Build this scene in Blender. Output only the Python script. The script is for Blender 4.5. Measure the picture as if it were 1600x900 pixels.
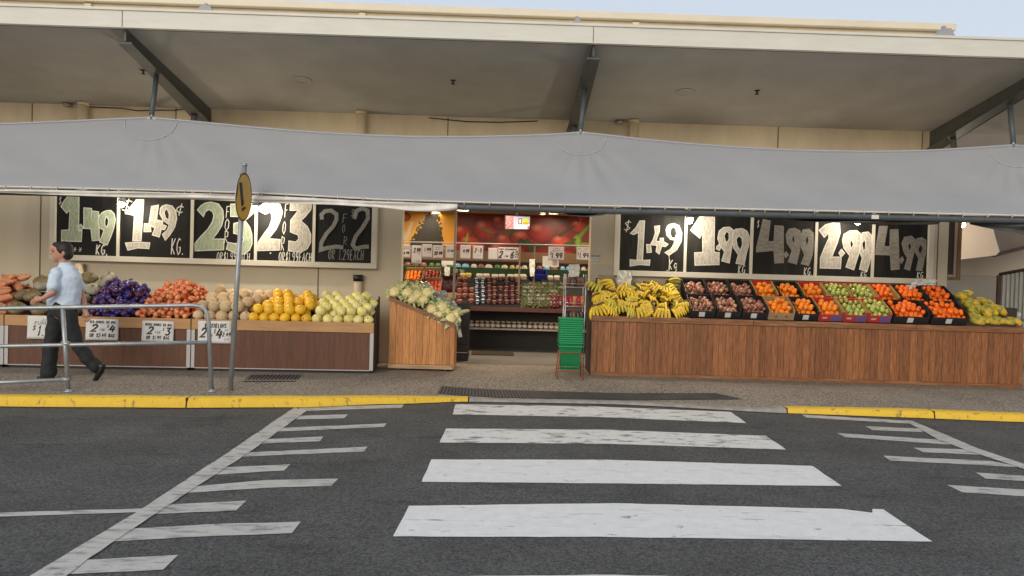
import bpy, bmesh, math, random
from mathutils import Vector, Matrix, noise
from mathutils.geometry import tessellate_polygon
random.seed(7)
R = math.radians
for o in list(bpy.data.objects): bpy.data.objects.remove(o)
SC = bpy.context.scene
COL = SC.collection

# ------------------------------------------------------------------ camera
F = 1155.56; CAM = Vector((0, 0, 1.6)); TH = R(1.0); PH = math.atan(22/F); RO = 0.028
fwd = Vector((math.sin(TH)*math.cos(PH), math.cos(TH)*math.cos(PH), -math.sin(PH)))
rt0 = Vector((math.cos(TH), -math.sin(TH), 0)); up0 = rt0.cross(fwd)
rt = rt0*math.cos(RO) + up0*math.sin(RO); up = up0*math.cos(RO) - rt0*math.sin(RO)
cam = bpy.data.objects.new('camera', bpy.data.cameras.new('camera')); COL.objects.link(cam)
cam.data.sensor_width = 36; cam.data.lens = 26; cam.data.clip_end = 3000
cam.matrix_world = Matrix(((rt.x, up.x, -fwd.x, 0), (rt.y, up.y, -fwd.y, 0), (rt.z, up.z, -fwd.z, 1.6), (0, 0, 0, 1)))
SC.camera = cam
def at(px, py, Y=None, Z=None):
    d = fwd*F + rt*(px-800) + up*(450-py)
    k = (Y/d.y) if Y is not None else ((Z-1.6)/d.z)
    return CAM + d*k

# ------------------------------------------------------------------ light
w = bpy.data.worlds.new("World"); SC.world = w; w.use_nodes = True
nt = w.node_tree; sky = nt.nodes.new('ShaderNodeTexSky'); sky.sky_type = 'NISHITA'; sky.sun_disc = False
SUN_EL, SUN_AZ = R(20), R(200)
sky.sun_elevation = SUN_EL; sky.sun_rotation = SUN_AZ; sky.air_density = 1.2; sky.dust_density = 3.5; sky.ozone_density = 1.2
bg = nt.nodes['Background']
haze_mix = nt.nodes.new('ShaderNodeMix'); haze_mix.data_type = 'RGBA'; haze_mix.inputs[0].default_value = .62     # thin even high cloud over the clear sky
nt.links.new(sky.outputs[0], haze_mix.inputs[6]); haze_mix.inputs[7].default_value = (7.5, 7.95, 8.8, 1); nt.links.new(haze_mix.outputs[2], bg.inputs[0]); bg.inputs[1].default_value = 0.11
sun = bpy.data.lights.new('sun', 'SUN'); sun.energy = 1.0; sun.angle = R(32); sun.color = (1, .95, .88)
so = bpy.data.objects.new('sun', sun); COL.objects.link(so)
sd = Vector((math.sin(SUN_AZ)*math.cos(SUN_EL), math.cos(SUN_AZ)*math.cos(SUN_EL), math.sin(SUN_EL)))
so.rotation_euler = (-sd).to_track_quat('-Z', 'Y').to_euler()
SC.view_settings.view_transform = 'Standard'; SC.view_settings.look = 'None'
SC.view_settings.gamma = 1; SC.view_settings.exposure = 0.08; SC.view_settings.use_curve_mapping = False
SC.render.engine = 'CYCLES'
SC.render.resolution_x = 1024; SC.render.resolution_y = 576

# ------------------------------------------------------------------ materials
MATS = {}
def mat(name, c, rough=.6, var=0, scale=5, stretch=(1,1,1), bump=0, bscale=None, metal=0, rnd=0, island=0, emit=None, coat=0, c2=None, thr=None, alpha=None, det=4, spec=None, trans=0):
    if name in MATS: return MATS[name]
    m = bpy.data.materials.new(name); m.use_nodes = True; MATS[name] = m
    n = m.node_tree.nodes; L = m.node_tree.links; b = n['Principled BSDF']
    b.inputs['Roughness'].default_value = rough; b.inputs['Metallic'].default_value = metal
    if spec is not None: b.inputs['Specular IOR Level'].default_value = spec
    if coat: b.inputs['Coat Weight'].default_value = coat; b.inputs['Coat Roughness'].default_value = .2
    if trans: b.inputs['Transmission Weight'].default_value = trans
    if alpha is not None: b.inputs['Alpha'].default_value = alpha
    tc = n.new('ShaderNodeTexCoord'); mp = n.new('ShaderNodeMapping'); mp.inputs['Scale'].default_value = stretch
    L.new(tc.outputs['Object'], mp.inputs[0])
    out = None
    def rgb(col):
        r = n.new('ShaderNodeRGB'); r.outputs[0].default_value = (*col, 1); return r.outputs[0]
    out = rgb(c)
    def mix(fac, a, bb, typ='MIX'):
        x = n.new('ShaderNodeMix'); x.data_type = 'RGBA'; x.blend_type = typ
        if isinstance(fac, (int, float)): x.inputs[0].default_value = fac
        else: L.new(fac, x.inputs[0])
        L.new(a, x.inputs[6]); L.new(bb, x.inputs[7]); return x.outputs[2]
    def nz(sc, d=det, rough_=.55):
        t = n.new('ShaderNodeTexNoise'); t.inputs['Scale'].default_value = sc; t.inputs['Detail'].default_value = d; t.inputs['Roughness'].default_value = rough_
        L.new(mp.outputs[0], t.inputs['Vector']); return t.outputs[0]
    def ramp(src, a, b_, lo=0, hi=1):
        r = n.new('ShaderNodeMapRange'); r.inputs[1].default_value = a; r.inputs[2].default_value = b_; r.inputs[3].default_value = lo; r.inputs[4].default_value = hi
        L.new(src, r.inputs[0]); return r.outputs[0]
    def grey(src):
        q = n.new('ShaderNodeCombineColor'); 
        for i in range(3): L.new(src, q.inputs[i])
        return q.outputs[0]
    if c2 is not None:
        t0, t1 = thr or (.45, .6)
        out = mix(ramp(nz(scale), t0, t1), out, rgb(c2))
    if var: out = mix(1, out, grey(ramp(nz(scale if c2 is None else scale*3.3), .25, .75, 1-var, 1+var)), 'MULTIPLY')
    if rnd:
        oi = n.new('ShaderNodeObjectInfo'); out = mix(1, out, grey(ramp(oi.outputs['Random'], 0, 1, 1-rnd, 1+rnd)), 'MULTIPLY')
    if island:
        ge = n.new('ShaderNodeNewGeometry'); out = mix(1, out, grey(ramp(ge.outputs['Random Per Island'], 0, 1, 1-island, 1+island)), 'MULTIPLY')
    L.new(out, b.inputs['Base Color'])
    if bump:
        bp = n.new('ShaderNodeBump'); bp.inputs['Strength'].default_value = bump; bp.inputs['Distance'].default_value = .01
        L.new(nz(bscale or scale*4), bp.inputs['Height']); L.new(bp.outputs[0], b.inputs['Normal'])
    if emit is not None:
        b.inputs['Emission Color'].default_value = (*emit[0], 1); b.inputs['Emission Strength'].default_value = emit[1]
    return m
def vcol_mat(name, emit=0, rough=.5):
    m = bpy.data.materials.new(name); m.use_nodes = True; n = m.node_tree.nodes; b = n['Principled BSDF']
    a = n.new('ShaderNodeVertexColor'); a.layer_name = 'print'; m.node_tree.links.new(a.outputs[0], b.inputs['Base Color'])
    b.inputs['Roughness'].default_value = rough
    if emit: m.node_tree.links.new(a.outputs[0], b.inputs['Emission Color']); b.inputs['Emission Strength'].default_value = emit
    return m

# ------------------------------------------------------------------ mesh helpers
class MB:
    def __init__(s): s.v = []; s.f = []; s.m = []; s.sm = []
    def add(s, vs, fs, mi=0, smooth=False):
        o = len(s.v); s.v += [tuple(v) for v in vs]; s.f += [tuple(i+o for i in f) for f in fs]; s.m += [mi]*len(fs); s.sm += [smooth]*len(fs); return s
    def box(s, x0, y0, z0, x1, y1, z1, mi=0, M=None):
        vs = [Vector(p) for p in ((x0,y0,z0),(x1,y0,z0),(x1,y1,z0),(x0,y1,z0),(x0,y0,z1),(x1,y0,z1),(x1,y1,z1),(x0,y1,z1))]
        if M: vs = [M @ v for v in vs]
        return s.add(vs, [(3,2,1,0),(4,5,6,7),(0,1,5,4),(1,2,6,5),(2,3,7,6),(3,0,4,7)], mi)
    def tube(s, pts, r, n=8, mi=0, closed=False):
        pts = [Vector(p) for p in pts]; rs = r if isinstance(r, (list, tuple)) else [r]*len(pts)
        vs = []; N = len(pts); prev = None
        for i, p in enumerate(pts):
            if closed: t = pts[(i+1) % N]-pts[i-1]
            else: t = pts[min(i+1, N-1)]-pts[max(i-1, 0)]
            t = t.normalized()
            if prev is None:
                a = Vector((0,0,1)) if abs(t.z) < .9 else Vector((1,0,0)); prev = (a-t*a.dot(t)).normalized()
            else: prev = (prev-t*prev.dot(t)).normalized()
            b = t.cross(prev)
            for k in range(n):
                a = 2*math.pi*k/n; vs.append(p+(prev*math.cos(a)+b*math.sin(a))*rs[i])
        fs = []
        for i in range(N if closed else N-1):
            j = (i+1) % N
            for k in range(n): fs.append((i*n+k, i*n+(k+1) % n, j*n+(k+1) % n, j*n+k))
        s.add(vs, fs, mi, True)
        if not closed:
            o = len(s.v)-len(vs)
            s.f += [tuple(o+k for k in reversed(range(n))), tuple(o+(N-1)*n+k for k in range(n))]; s.m += [mi, mi]; s.sm += [False, False]
        return s
    def ball(s, c, r, nu=14, nv=9, mi=0, fn=None, M=None):
        c = Vector(c); rx, ry, rz = r if isinstance(r, (list, tuple)) else (r, r, r)
        vs = []; fs = []
        for j in range(nv+1):
            th = math.pi*j/nv
            for i in range(nu):
                ph = 2*math.pi*i/nu; d = Vector((math.sin(th)*math.cos(ph), math.sin(th)*math.sin(ph), math.cos(th)))
                k = fn(d, ph, th) if fn else 1
                p = Vector((d.x*rx*k, d.y*ry*k, d.z*rz*k))
                if M: p = M @ p
                vs.append(c+p)
        for j in range(nv):
            for i in range(nu):
                a, b, cc, dd = j*nu+i, j*nu+(i+1) % nu, (j+1)*nu+(i+1) % nu, (j+1)*nu+i
                if j == 0: fs.append((a, dd, cc))
                elif j == nv-1: fs.append((a, dd, b))
                else: fs.append((a, dd, cc, b))
        return s.add(vs, fs, mi, True)
    def lathe(s, prof, n=20, mi=0, M=None, smooth=True):
        vs = []
        for (r, z) in prof:
            for i in range(n):
                a = 2*math.pi*i/n; p = Vector((r*math.cos(a), r*math.sin(a), z)); vs.append(M @ p if M else p)
        fs = [(j*n+i, j*n+(i+1) % n, (j+1)*n+(i+1) % n, (j+1)*n+i) for j in range(len(prof)-1) for i in range(n)]
        return s.add(vs, fs, mi, smooth)
    def prism(s, poly, y0, y1, mi=0, M=None, axis='y'):
        # poly in (x,z), extruded in y ; axis 'z' poly in (x,y) ; axis 'x' poly in (y,z)
        def P(a, b, t): return Vector((a, t, b)) if axis == 'y' else (Vector((a, b, t)) if axis == 'z' else Vector((t, a, b)))
        n = len(poly); vs = [P(a, b, y0) for a, b in poly]+[P(a, b, y1) for a, b in poly]
        if M: vs = [M @ v for v in vs]
        tri = tessellate_polygon([[Vector((a, b, 0)) for a, b in poly]])
        fs = [tuple(t) for t in tri]+[tuple(i+n for i in reversed(t)) for t in tri]+[(i, (i+1) % n, n+(i+1) % n, n+i) for i in range(n)]
        return s.add(vs, fs, mi)
    def sheet(s, fn, nu, nv, mi=0, smooth=True):
        vs = [fn(i/nu, j/nv) for j in range(nv+1) for i in range(nu+1)]
        fs = [(j*(nu+1)+i, j*(nu+1)+i+1, (j+1)*(nu+1)+i+1, (j+1)*(nu+1)+i) for j in range(nv) for i in range(nu)]
        return s.add(vs, fs, mi, smooth)
    def build(s, name, mats, parent=None, bevel=0, fixn=True):
        me = bpy.data.meshes.new(name); me.from_pydata(s.v, [], s.f); me.update()
        for m in (mats if isinstance(mats, (list, tuple)) else [mats]): me.materials.append(m)
        me.polygons.foreach_set('material_index', s.m); me.polygons.foreach_set('use_smooth', s.sm)
        if fixn:
            bm = bmesh.new(); bm.from_mesh(me); bmesh.ops.recalc_face_normals(bm, faces=bm.faces); bm.to_mesh(me); bm.free()
        o = bpy.data.objects.new(name, me); COL.objects.link(o)
        if parent: o.parent = parent
        if bevel:
            md = o.modifiers.new('bevel', 'BEVEL'); md.width = bevel; md.segments = 1; md.limit_method = 'ANGLE'
        return o
def tag(o, label=None, cat=None, group=None, kind=None):
    if label: o['label'] = label
    if cat: o['category'] = cat
    if group: o['group'] = group
    if kind: o['kind'] = kind
    return o
def empty(name, loc=(0,0,0), rz=0, label=None, cat=None, group=None):
    o = bpy.data.objects.new(name, None); COL.objects.link(o); o.location = loc; o.rotation_euler = (0, 0, rz); o.empty_display_size = .1
    return tag(o, label, cat, group)
def kids(o): return [c for c in bpy.data.objects if c.parent == o]
def copy_tree(o, tree=None, label=None):
    # tree: precomputed nested list [(child, [(grandchild, ...)])]
    c = o.copy(); COL.objects.link(c)
    if label: c['label'] = label
    for ch, gs in (tree or []):
        d = ch.copy(); COL.objects.link(d); d.parent = c
        for g in gs:
            e = g.copy(); COL.objects.link(e); e.parent = d
    return c
def tree_of(o): return [(c, kids(c)) for c in kids(o)]
def quad_sheet(poly, z, name, m):
    b = MB(); n = len(poly); b.add([(p[0], p[1], z) for p in poly], [tuple(t) for t in tessellate_polygon([[Vector((p[0], p[1], 0)) for p in poly]])])
    o = b.build(name, m)
    me = o.data
    if me.polygons and me.polygons[0].normal.z < 0: me.flip_normals()
    return tag(o, kind='structure')
def xf(o, M): o.matrix_world = M; return o

# stroke font -------------------------------------------------------
G = {
'0': [[(.5,1),(.15,.8),(.05,.5),(.15,.2),(.5,0),(.85,.2),(.95,.5),(.85,.8),(.5,1)]],
'1': [[(.25,.75),(.6,1),(.55,0)]], '2': [[(.1,.75),(.3,1),(.7,1),(.85,.75),(.6,.4),(.1,0),(.9,.02)]],
'3': [[(.1,.95),(.8,1),(.45,.6),(.85,.4),(.75,.08),(.4,0),(.1,.12)]], '4': [[(.4,1),(.1,.35),(.9,.4)],[(.7,.8),(.6,0)]],
'5': [[(.8,1),(.25,1),(.2,.6),(.7,.6),(.85,.3),(.6,0),(.1,.08)]], '6': [[(.8,1),(.3,.7),(.1,.3),(.3,0),(.7,0),(.85,.3),(.6,.5),(.15,.35)]],
'9': [[(.85,.8),(.6,1),(.25,.97),(.08,.75),(.2,.52),(.5,.46),(.82,.62),(.86,.84),(.8,.4),(.55,0)]],
'$': [[(.9,.85),(.5,.95),(.15,.75),(.5,.5),(.85,.3),(.5,.08),(.1,.18)],[(.55,1.1),(.45,-.1)]],
'c': [[(.85,.8),(.5,1),(.1,.7),(.1,.35),(.5,.05),(.85,.2)],[(.55,1.3),(.5,-.3)]],
'.': [[(.4,0),(.55,.08)]], ',': [[(.5,.1),(.4,-.15)]], '-': [[(.2,.5),(.8,.5)]], ' ': [],
'A': [[(.05,0),(.5,1),(.95,0)],[(.2,.38),(.8,.38)]], 'B': [[(.15,0),(.15,1),(.75,.9),(.65,.55),(.15,.5),(.85,.4),(.75,.05),(.15,0)]],
'C': [[(.9,.85),(.5,1),(.12,.7),(.12,.3),(.5,0),(.9,.15)]], 'E': [[(.85,1),(.15,1),(.15,0),(.85,0)],[(.15,.5),(.7,.5)]],
'F': [[(.9,1),(.15,.95),(.15,0)],[(.15,.52),(.75,.55)]], 'G': [[(.9,.9),(.5,1),(.12,.7),(.12,.3),(.5,0),(.88,.15),(.88,.45),(.55,.45)]],
'H': [[(.12,1),(.12,0)],[(.88,1),(.88,0)],[(.12,.5),(.88,.5)]], 'I': [[(.5,1),(.5,0)]], 'J': [[(.75,1),(.7,.2),(.45,0),(.15,.2)]],
'K': [[(.15,1),(.15,0)],[(.9,1),(.18,.45),(.9,0)]], 'L': [[(.15,1),(.15,0),(.85,0)]], 'M': [[(.05,0),(.15,1),(.5,.4),(.85,1),(.95,0)]],
'N': [[(.1,0),(.12,1),(.85,0),(.88,1)]], 'O': [[(.5,1),(.12,.75),(.1,.25),(.5,0),(.88,.25),(.9,.75),(.5,1)]],
'P': [[(.15,0),(.15,1),(.8,.9),(.75,.5),(.15,.48)]], 'R': [[(.15,0),(.15,1),(.8,.9),(.75,.55),(.15,.48),(.9,0)]],
'S': [[(.85,.88),(.5,1),(.15,.78),(.5,.52),(.85,.28),(.5,0),(.1,.12)]], 'T': [[(.05,1),(.95,1)],[(.5,1),(.5,0)]],
'U': [[(.1,1),(.12,.2),(.5,0),(.85,.2),(.88,1)]], 'W': [[(.05,1),(.28,0),(.5,.7),(.72,0),(.95,1)]], 'D': [[(.15,0),(.15,1),(.7,.85),(.85,.5),(.7,.12),(.15,0)]],
'V': [[(.08,1),(.5,0),(.92,1)]], 'Y': [[(.08,1),(.5,.5),(.92,1)],[(.5,.5),(.5,0)]], 'X': [[(.1,1),(.9,0)],[(.9,1),(.1,0)]],
'g': [[(.85,.6),(.4,.65),(.15,.4),(.4,.15),(.8,.3),(.85,.6),(.8,-.2),(.4,-.4),(.1,-.25)]],
'*': [[(.1,.5),(.9,.5)],[(.3,.9),(.7,.1)],[(.7,.9),(.3,.1)]],
}
def ribbon2(pts, wd, closed=False):
    """outline (mitred) of a polyline as quads; returns verts (2D), faces"""
    N = len(pts); pts = [Vector(p) for p in pts]; vs = []
    for i, p in enumerate(pts):
        a = pts[i-1] if (i > 0 or closed) else None; b = pts[(i+1) % N] if (i < N-1 or closed) else None
        d1 = (p-a).normalized() if a is not None else None; d2 = (b-p).normalized() if b is not None else None
        t = ((d1 or d2)+(d2 or d1)); t = t.normalized() if t.length > 1e-6 else (d1 or d2)
        nn = Vector((-t.y, t.x)); k = 1
        if d1 is not None and d2 is not None: k = 1/max(.5, abs(nn.dot(Vector((-d2.y, d2.x)))))
        vs += [p+nn*wd/2*k, p-nn*wd/2*k]
    fs = [(2*i, 2*i+1, 2*((i+1) % N)+1, 2*((i+1) % N)) for i in range(N if closed else N-1)]
    return vs, fs
class Ink:
    """strokes and filled shapes on a vertical plane; each at its own tiny offset so that none are coplanar"""
    def __init__(s): s.b = MB(); s.k = 0
    def stroke(s, pts3, wd, nrm, base=0, mi=0, closed=False, O=None, ex=None, ez=None):
        q = [Vector(((p-O).dot(ex), (p-O).dot(ez))) for p in pts3]; vs, fs = ribbon2(q, wd, closed)
        s.k += 1; off = base+s.k*.00012
        s.b.add([O+ex*v.x+ez*v.y+nrm*off for v in vs], fs, mi)
def text_strokes(txt, x, z, h, wratio=.62, gap=.18, slant=.12):
    """list of polylines (2D)"""
    out = []
    for ch in txt:
        cw = h*wratio*(.4 if ch in '.,I1' else 1)
        for st in G.get(ch, []):
            out.append([(x+px*cw+slant*h*py, z+py*h) for px, py in st])
        x += cw+h*gap
    return out, x
# ------------------------------------------------------------------ palette
asphalt = mat('asphalt', (.066,.067,.066), .9, var=.26, scale=1.2, bump=.0, c2=None)
def asphalt_nodes():
    m = asphalt; n = m.node_tree.nodes; L = m.node_tree.links; b = n['Principled BSDF']
    src = b.inputs['Base Color'].links[0].from_socket
    tc = [x for x in n if x.type == 'TEX_COORD'][0]
    v = n.new('ShaderNodeTexVoronoi'); v.inputs['Scale'].default_value = 75; L.new(tc.outputs['Object'], v.inputs['Vector'])
    mr = n.new('ShaderNodeMapRange'); mr.inputs[1].default_value = 0; mr.inputs[2].default_value = 1; mr.inputs[3].default_value = .35; mr.inputs[4].default_value = 1.9
    L.new(v.outputs['Color'], mr.inputs[0])
    x = n.new('ShaderNodeMix'); x.data_type = 'RGBA'; x.blend_type = 'MULTIPLY'; x.inputs[0].default_value = 1
    c = n.new('ShaderNodeCombineColor'); [L.new(mr.outputs[0], c.inputs[i]) for i in range(3)]
    L.new(src, x.inputs[6]); L.new(c.outputs[0], x.inputs[7])
    # dark oily marks, drawn out along the lane
    mp = n.new('ShaderNodeMapping'); mp.inputs['Scale'].default_value = (.9, 3.4, 1); L.new(tc.outputs['Object'], mp.inputs[0])
    t = n.new('ShaderNodeTexNoise'); t.inputs['Scale'].default_value = 1.3; t.inputs['Detail'].default_value = 6; t.inputs['Roughness'].default_value = .7; L.new(mp.outputs[0], t.inputs[0])
    r2 = n.new('ShaderNodeMapRange'); r2.inputs[1].default_value = .56; r2.inputs[2].default_value = .66; r2.inputs[3].default_value = 1; r2.inputs[4].default_value = .6; L.new(t.outputs[0], r2.inputs[0])
    c2 = n.new('ShaderNodeCombineColor'); [L.new(r2.outputs[0], c2.inputs[i]) for i in range(3)]
    y = n.new('ShaderNodeMix'); y.data_type = 'RGBA'; y.blend_type = 'MULTIPLY'; y.inputs[0].default_value = 1
    L.new(x.outputs[2], y.inputs[6]); L.new(c2.outputs[0], y.inputs[7])
    # pale dusty scuffs
    mp3 = n.new('ShaderNodeMapping'); mp3.inputs['Scale'].default_value = (.35, 2.2, 1); mp3.inputs['Location'].default_value = (3.3, 1.2, 0); L.new(tc.outputs['Object'], mp3.inputs[0])
    t3 = n.new('ShaderNodeTexNoise'); t3.inputs['Scale'].default_value = 1.5; t3.inputs['Detail'].default_value = 8; t3.inputs['Roughness'].default_value = .72; L.new(mp3.outputs[0], t3.inputs[0])
    r3 = n.new('ShaderNodeMapRange'); r3.inputs[1].default_value = .58; r3.inputs[2].default_value = .78; r3.inputs[3].default_value = 0; r3.inputs[4].default_value = .55; L.new(t3.outputs[0], r3.inputs[0])
    g3 = n.new('ShaderNodeRGB'); g3.outputs[0].default_value = (.13, .125, .115, 1)
    z = n.new('ShaderNodeMix'); z.data_type = 'RGBA'; L.new(r3.outputs[0], z.inputs[0]); L.new(y.outputs[2], z.inputs[6]); L.new(g3.outputs[0], z.inputs[7])
    L.new(z.outputs[2], b.inputs['Base Color'])
    bp = n.new('ShaderNodeBump'); bp.inputs['Strength'].default_value = .8; bp.inputs['Distance'].default_value = .006
    L.new(v.outputs['Distance'], bp.inputs['Height']); L.new(bp.outputs[0], b.inputs['Normal'])
asphalt_nodes()
def paint_mat(name, col, under, lo, hi, sx, sy, seed=0, sc=3.5):
    m = mat(name, col, .75, var=.07, scale=9, det=8); n = m.node_tree.nodes; L = m.node_tree.links; b = n['Principled BSDF']
    src = b.inputs['Base Color'].links[0].from_socket; tc = [x for x in n if x.type == 'TEX_COORD'][0]
    fac = []
    for (ax, ay, s2, l, h, amt) in ((sx, sy, sc, lo, hi, .8), (1, 1, 70, .60, .66, .45), (2.0, 3.0, 2.3, .62, .66, .7), (.7, 9, 2.0, .58, .72, .3)):
        mp = n.new('ShaderNodeMapping'); mp.inputs['Scale'].default_value = (ax, ay, 1); mp.inputs['Location'].default_value = (seed*3.1, seed*1.7, 0); L.new(tc.outputs['Object'], mp.inputs[0])
        t = n.new('ShaderNodeTexNoise'); t.inputs['Scale'].default_value = s2; t.inputs['Detail'].default_value = 9; t.inputs['Roughness'].default_value = .68; L.new(mp.outputs[0], t.inputs[0])
        r = n.new('ShaderNodeMapRange'); r.inputs[1].default_value = l; r.inputs[2].default_value = h; r.inputs[3].default_value = 0; r.inputs[4].default_value = amt; L.new(t.outputs[0], r.inputs[0]); fac.append(r.outputs[0])
    u = n.new('ShaderNodeRGB'); u.outputs[0].default_value = (*under, 1); cur = src
    for f_ in fac:
        x = n.new('ShaderNodeMix'); x.data_type = 'RGBA'; L.new(f_, x.inputs[0]); L.new(cur, x.inputs[6]); L.new(u.outputs[0], x.inputs[7]); cur = x.outputs[2]
    L.new(cur, b.inputs['Base Color']); return m
road_paint = paint_mat('road_paint', (.74,.74,.72), (.10,.098,.095), .60, .68, .8, 6, 1)
road_paint_scuffed = paint_mat('road_paint_scuffed', (.70,.695,.67), (.085,.083,.08), .53, .61, 1.4, 3.2, 7, 2.6)
road_paint_worn = paint_mat('road_paint_worn', (.50,.49,.46), (.1,.098,.095), .5, .66, 1.2, 4, 4)
yellow_paint = paint_mat('yellow_paint', (.76,.49,.04), (.17,.13,.07), .58, .64, 2.5, 6, 2, 5)
conc = mat('kerb_concrete', (.30,.28,.25), .9, var=.3, scale=9, bump=.3)
def aggregate(name, c1, c2_):
    m = mat(name, c1, .88, var=.22, scale=1.1); n = m.node_tree.nodes; L = m.node_tree.links; b = n['Principled BSDF']
    src = b.inputs['Base Color'].links[0].from_socket; tc = [x for x in n if x.type == 'TEX_COORD'][0]
    v = n.new('ShaderNodeTexVoronoi'); v.inputs['Scale'].default_value = 70; L.new(tc.outputs['Object'], v.inputs['Vector'])
    s = n.new('ShaderNodeSeparateColor'); L.new(v.outputs['Color'], s.inputs[0])
    mr = n.new('ShaderNodeMapRange'); mr.inputs[3].default_value = .55; mr.inputs[4].default_value = 1.5; L.new(s.outputs[0], mr.inputs[0])
    c = n.new('ShaderNodeCombineColor'); [L.new(mr.outputs[0], c.inputs[i]) for i in range(3)]
    x = n.new('ShaderNodeMix'); x.data_type = 'RGBA'; x.blend_type = 'MULTIPLY'; x.inputs[0].default_value = 1; L.new(src, x.inputs[6]); L.new(c.outputs[0], x.inputs[7])
    mr2 = n.new('ShaderNodeMapRange'); mr2.inputs[1].default_value = .75; mr2.inputs[2].default_value = .8; mr2.inputs[3].default_value = 0; mr2.inputs[4].default_value = .8; L.new(s.outputs[1], mr2.inputs[0])
    g = n.new('ShaderNodeRGB'); g.outputs[0].default_value = (*c2_, 1)
    y = n.new('ShaderNodeMix'); y.data_type = 'RGBA'; L.new(mr2.outputs[0], y.inputs[0]); L.new(x.outputs[2], y.inputs[6]); L.new(g.outputs[0], y.inputs[7])
    L.new(y.outputs[2], b.inputs['Base Color']); return m
path_m = aggregate('aggregate_path', (.20,.168,.13), (.38,.34,.29))
cream = mat('cream_render', (.78,.66,.46), .8, var=.09, scale=1.3, stretch=(1,1,.4), c2=(.68,.56,.38), thr=(.5,.8))
cream_wall = mat('cream_wall', (.66,.58,.43), .75, var=.06, scale=1.0)
fascia_m = mat('fascia_metal', (.70,.685,.60), .5, var=.07, scale=2.2, stretch=(1,1,6), bump=.05)
soffit_m = mat('soffit_board', (.41,.41,.39), .8, var=.10, scale=.7, c2=(.35,.345,.325), thr=(.55,.8))
steel_d = mat('dark_grey_steel', (.075,.08,.075), .55, var=.2, scale=6)
steel_b = mat('tube_steel', (.09,.105,.115), .5, var=.15, scale=6)
galv = mat('galvanised_steel', (.36,.38,.39), .42, var=.2, scale=9, metal=.55, bump=.05)
white_m = mat('white_paint', (.72,.70,.64), .55, var=.05, scale=3)
black_p = mat('black_plastic', (.012,.012,.013), .45)
dark_in = mat('dark_interior', (.03,.027,.025), .8)
sail_m = mat('sail_fabric', (.31,.32,.335), .65, var=.035, scale=1.1, stretch=(.6,1,1.6), c2=(.335,.34,.345), thr=(.4,.75), bump=.10, bscale=3)
hem_m = mat('sail_hem', (.66,.62,.55), .7, var=.1, scale=4)
seam_m = mat('sail_stitching', (.46,.46,.45), .7)
warm = (1, .87, .68)
bulb_m = mat('warm_bulb', (1,.9,.7), .5, emit=((1,.88,.66), 30))

# ------------------------------------------------------------------ ground
g = MB(); g.add([(-300,-300,0),(300,-300,0),(300,500,0),(-300,500,0)], [(0,1,2,3)])
tag(g.build('road', asphalt), kind='structure')
def smooth_interp(tab, x):
    if x <= tab[0][0]: return tab[0][1]
    for (a, b), (c, d) in zip(tab, tab[1:]):
        if x <= c:
            t = (x-a)/(c-a); return b+(d-b)*(t*t*(3-2*t)*.5+t*.5)
    return tab[-1][1]
KB = [at(0,635.5,Z=0), at(250,637.5,Z=0), at(470,637,Z=0), at(600,632,Z=0), at(732,628,Z=0), at(960,632,Z=0), at(1230,646,Z=0), at(1420,653,Z=0), at(1600,660,Z=0)]
KY = [(-40, KB[0].y-.15)]+[(p.x, p.y) for p in KB]+[(40, KB[-1].y+.1)]
kxl, kxr = KB[4].x, KB[6].x
KH = [(-40,.112), (KB[2].x,.112), (KB[3].x,.085), (kxl,.045), (kxl+.35,.03), (kxr-.4,.03), (kxr,.065), (KB[7].x,.09), (40,.095)]
def ky(x): return smooth_interp(KY, x)
def kh(x): return smooth_interp(KH, x)
PZ = .15
def pz(x, y):
    t = (y-(ky(x)+.15))/.95; t = max(0, min(1, t)); return kh(x)+(PZ-kh(x))*t
xs = [-40+i*1.0 for i in range(31)]+[-9.8+i*.2 for i in range(99)]+[10+i*1.0 for i in range(31)]
# kerb: three runs, yellow, bare, yellow
def kerb(xa, xb, m, name):
    b = MB(); pts = [xa]+[x for x in xs if xa+.02 < x < xb-.02]+[xb]; prof_n = 5; vs = []
    for x in pts:
        y, h = ky(x), kh(x); wob = .004*math.sin(x*3.1)
        vs += [(x, y+wob, 0), (x, y+.012+wob, h*.75), (x, y+.035, h*.96), (x, y+.06, h), (x, y+.152, h+.001)]
    fs = [(i*5+j, (i+1)*5+j, (i+1)*5+j+1, i*5+j+1) for i in range(len(pts)-1) for j in range(4)]
    b.add(vs, fs, 0, True); o = b.build(name, m, fixn=False); return tag(o, kind='structure')
ends = [-40, at(275,630,Z=.1).x, kxl, kxr, at(1472,645,Z=.1).x, 40]
for i in range(5):
    g_ = .008
    kerb(ends[i]+g_, ends[i+1]-g_, conc if i == 2 else yellow_paint, 'kerb')
kerb_dark = mat('kerb_joint_dirt', (.03,.027,.022), .9)
for x in ends[1:-1]:
    b = MB(); b.box(x-.012, ky(x)+.014, 0, x+.012, ky(x)+.16, kh(x)-.004); tag(b.build('kerb_joint', kerb_dark), kind='structure')
# line of grit and dirt lying in the gutter against the kerb
b = MB(); pts = [-20+i*.12 for i in range(330)]
b.add([q for x in pts for q in ((x, ky(x)-.03-.05*abs(noise.noise(Vector((x*1.7, 2, 0)))), .0045), (x, ky(x)+.02, .0045))], [(2*i, 2*i+2, 2*i+3, 2*i+1) for i in range(len(pts)-1)])
tag(b.build('gutter_dirt', mat('gutter_grit', (.034,.031,.027), .95, var=.3, scale=14), fixn=False), kind='structure')
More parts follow.
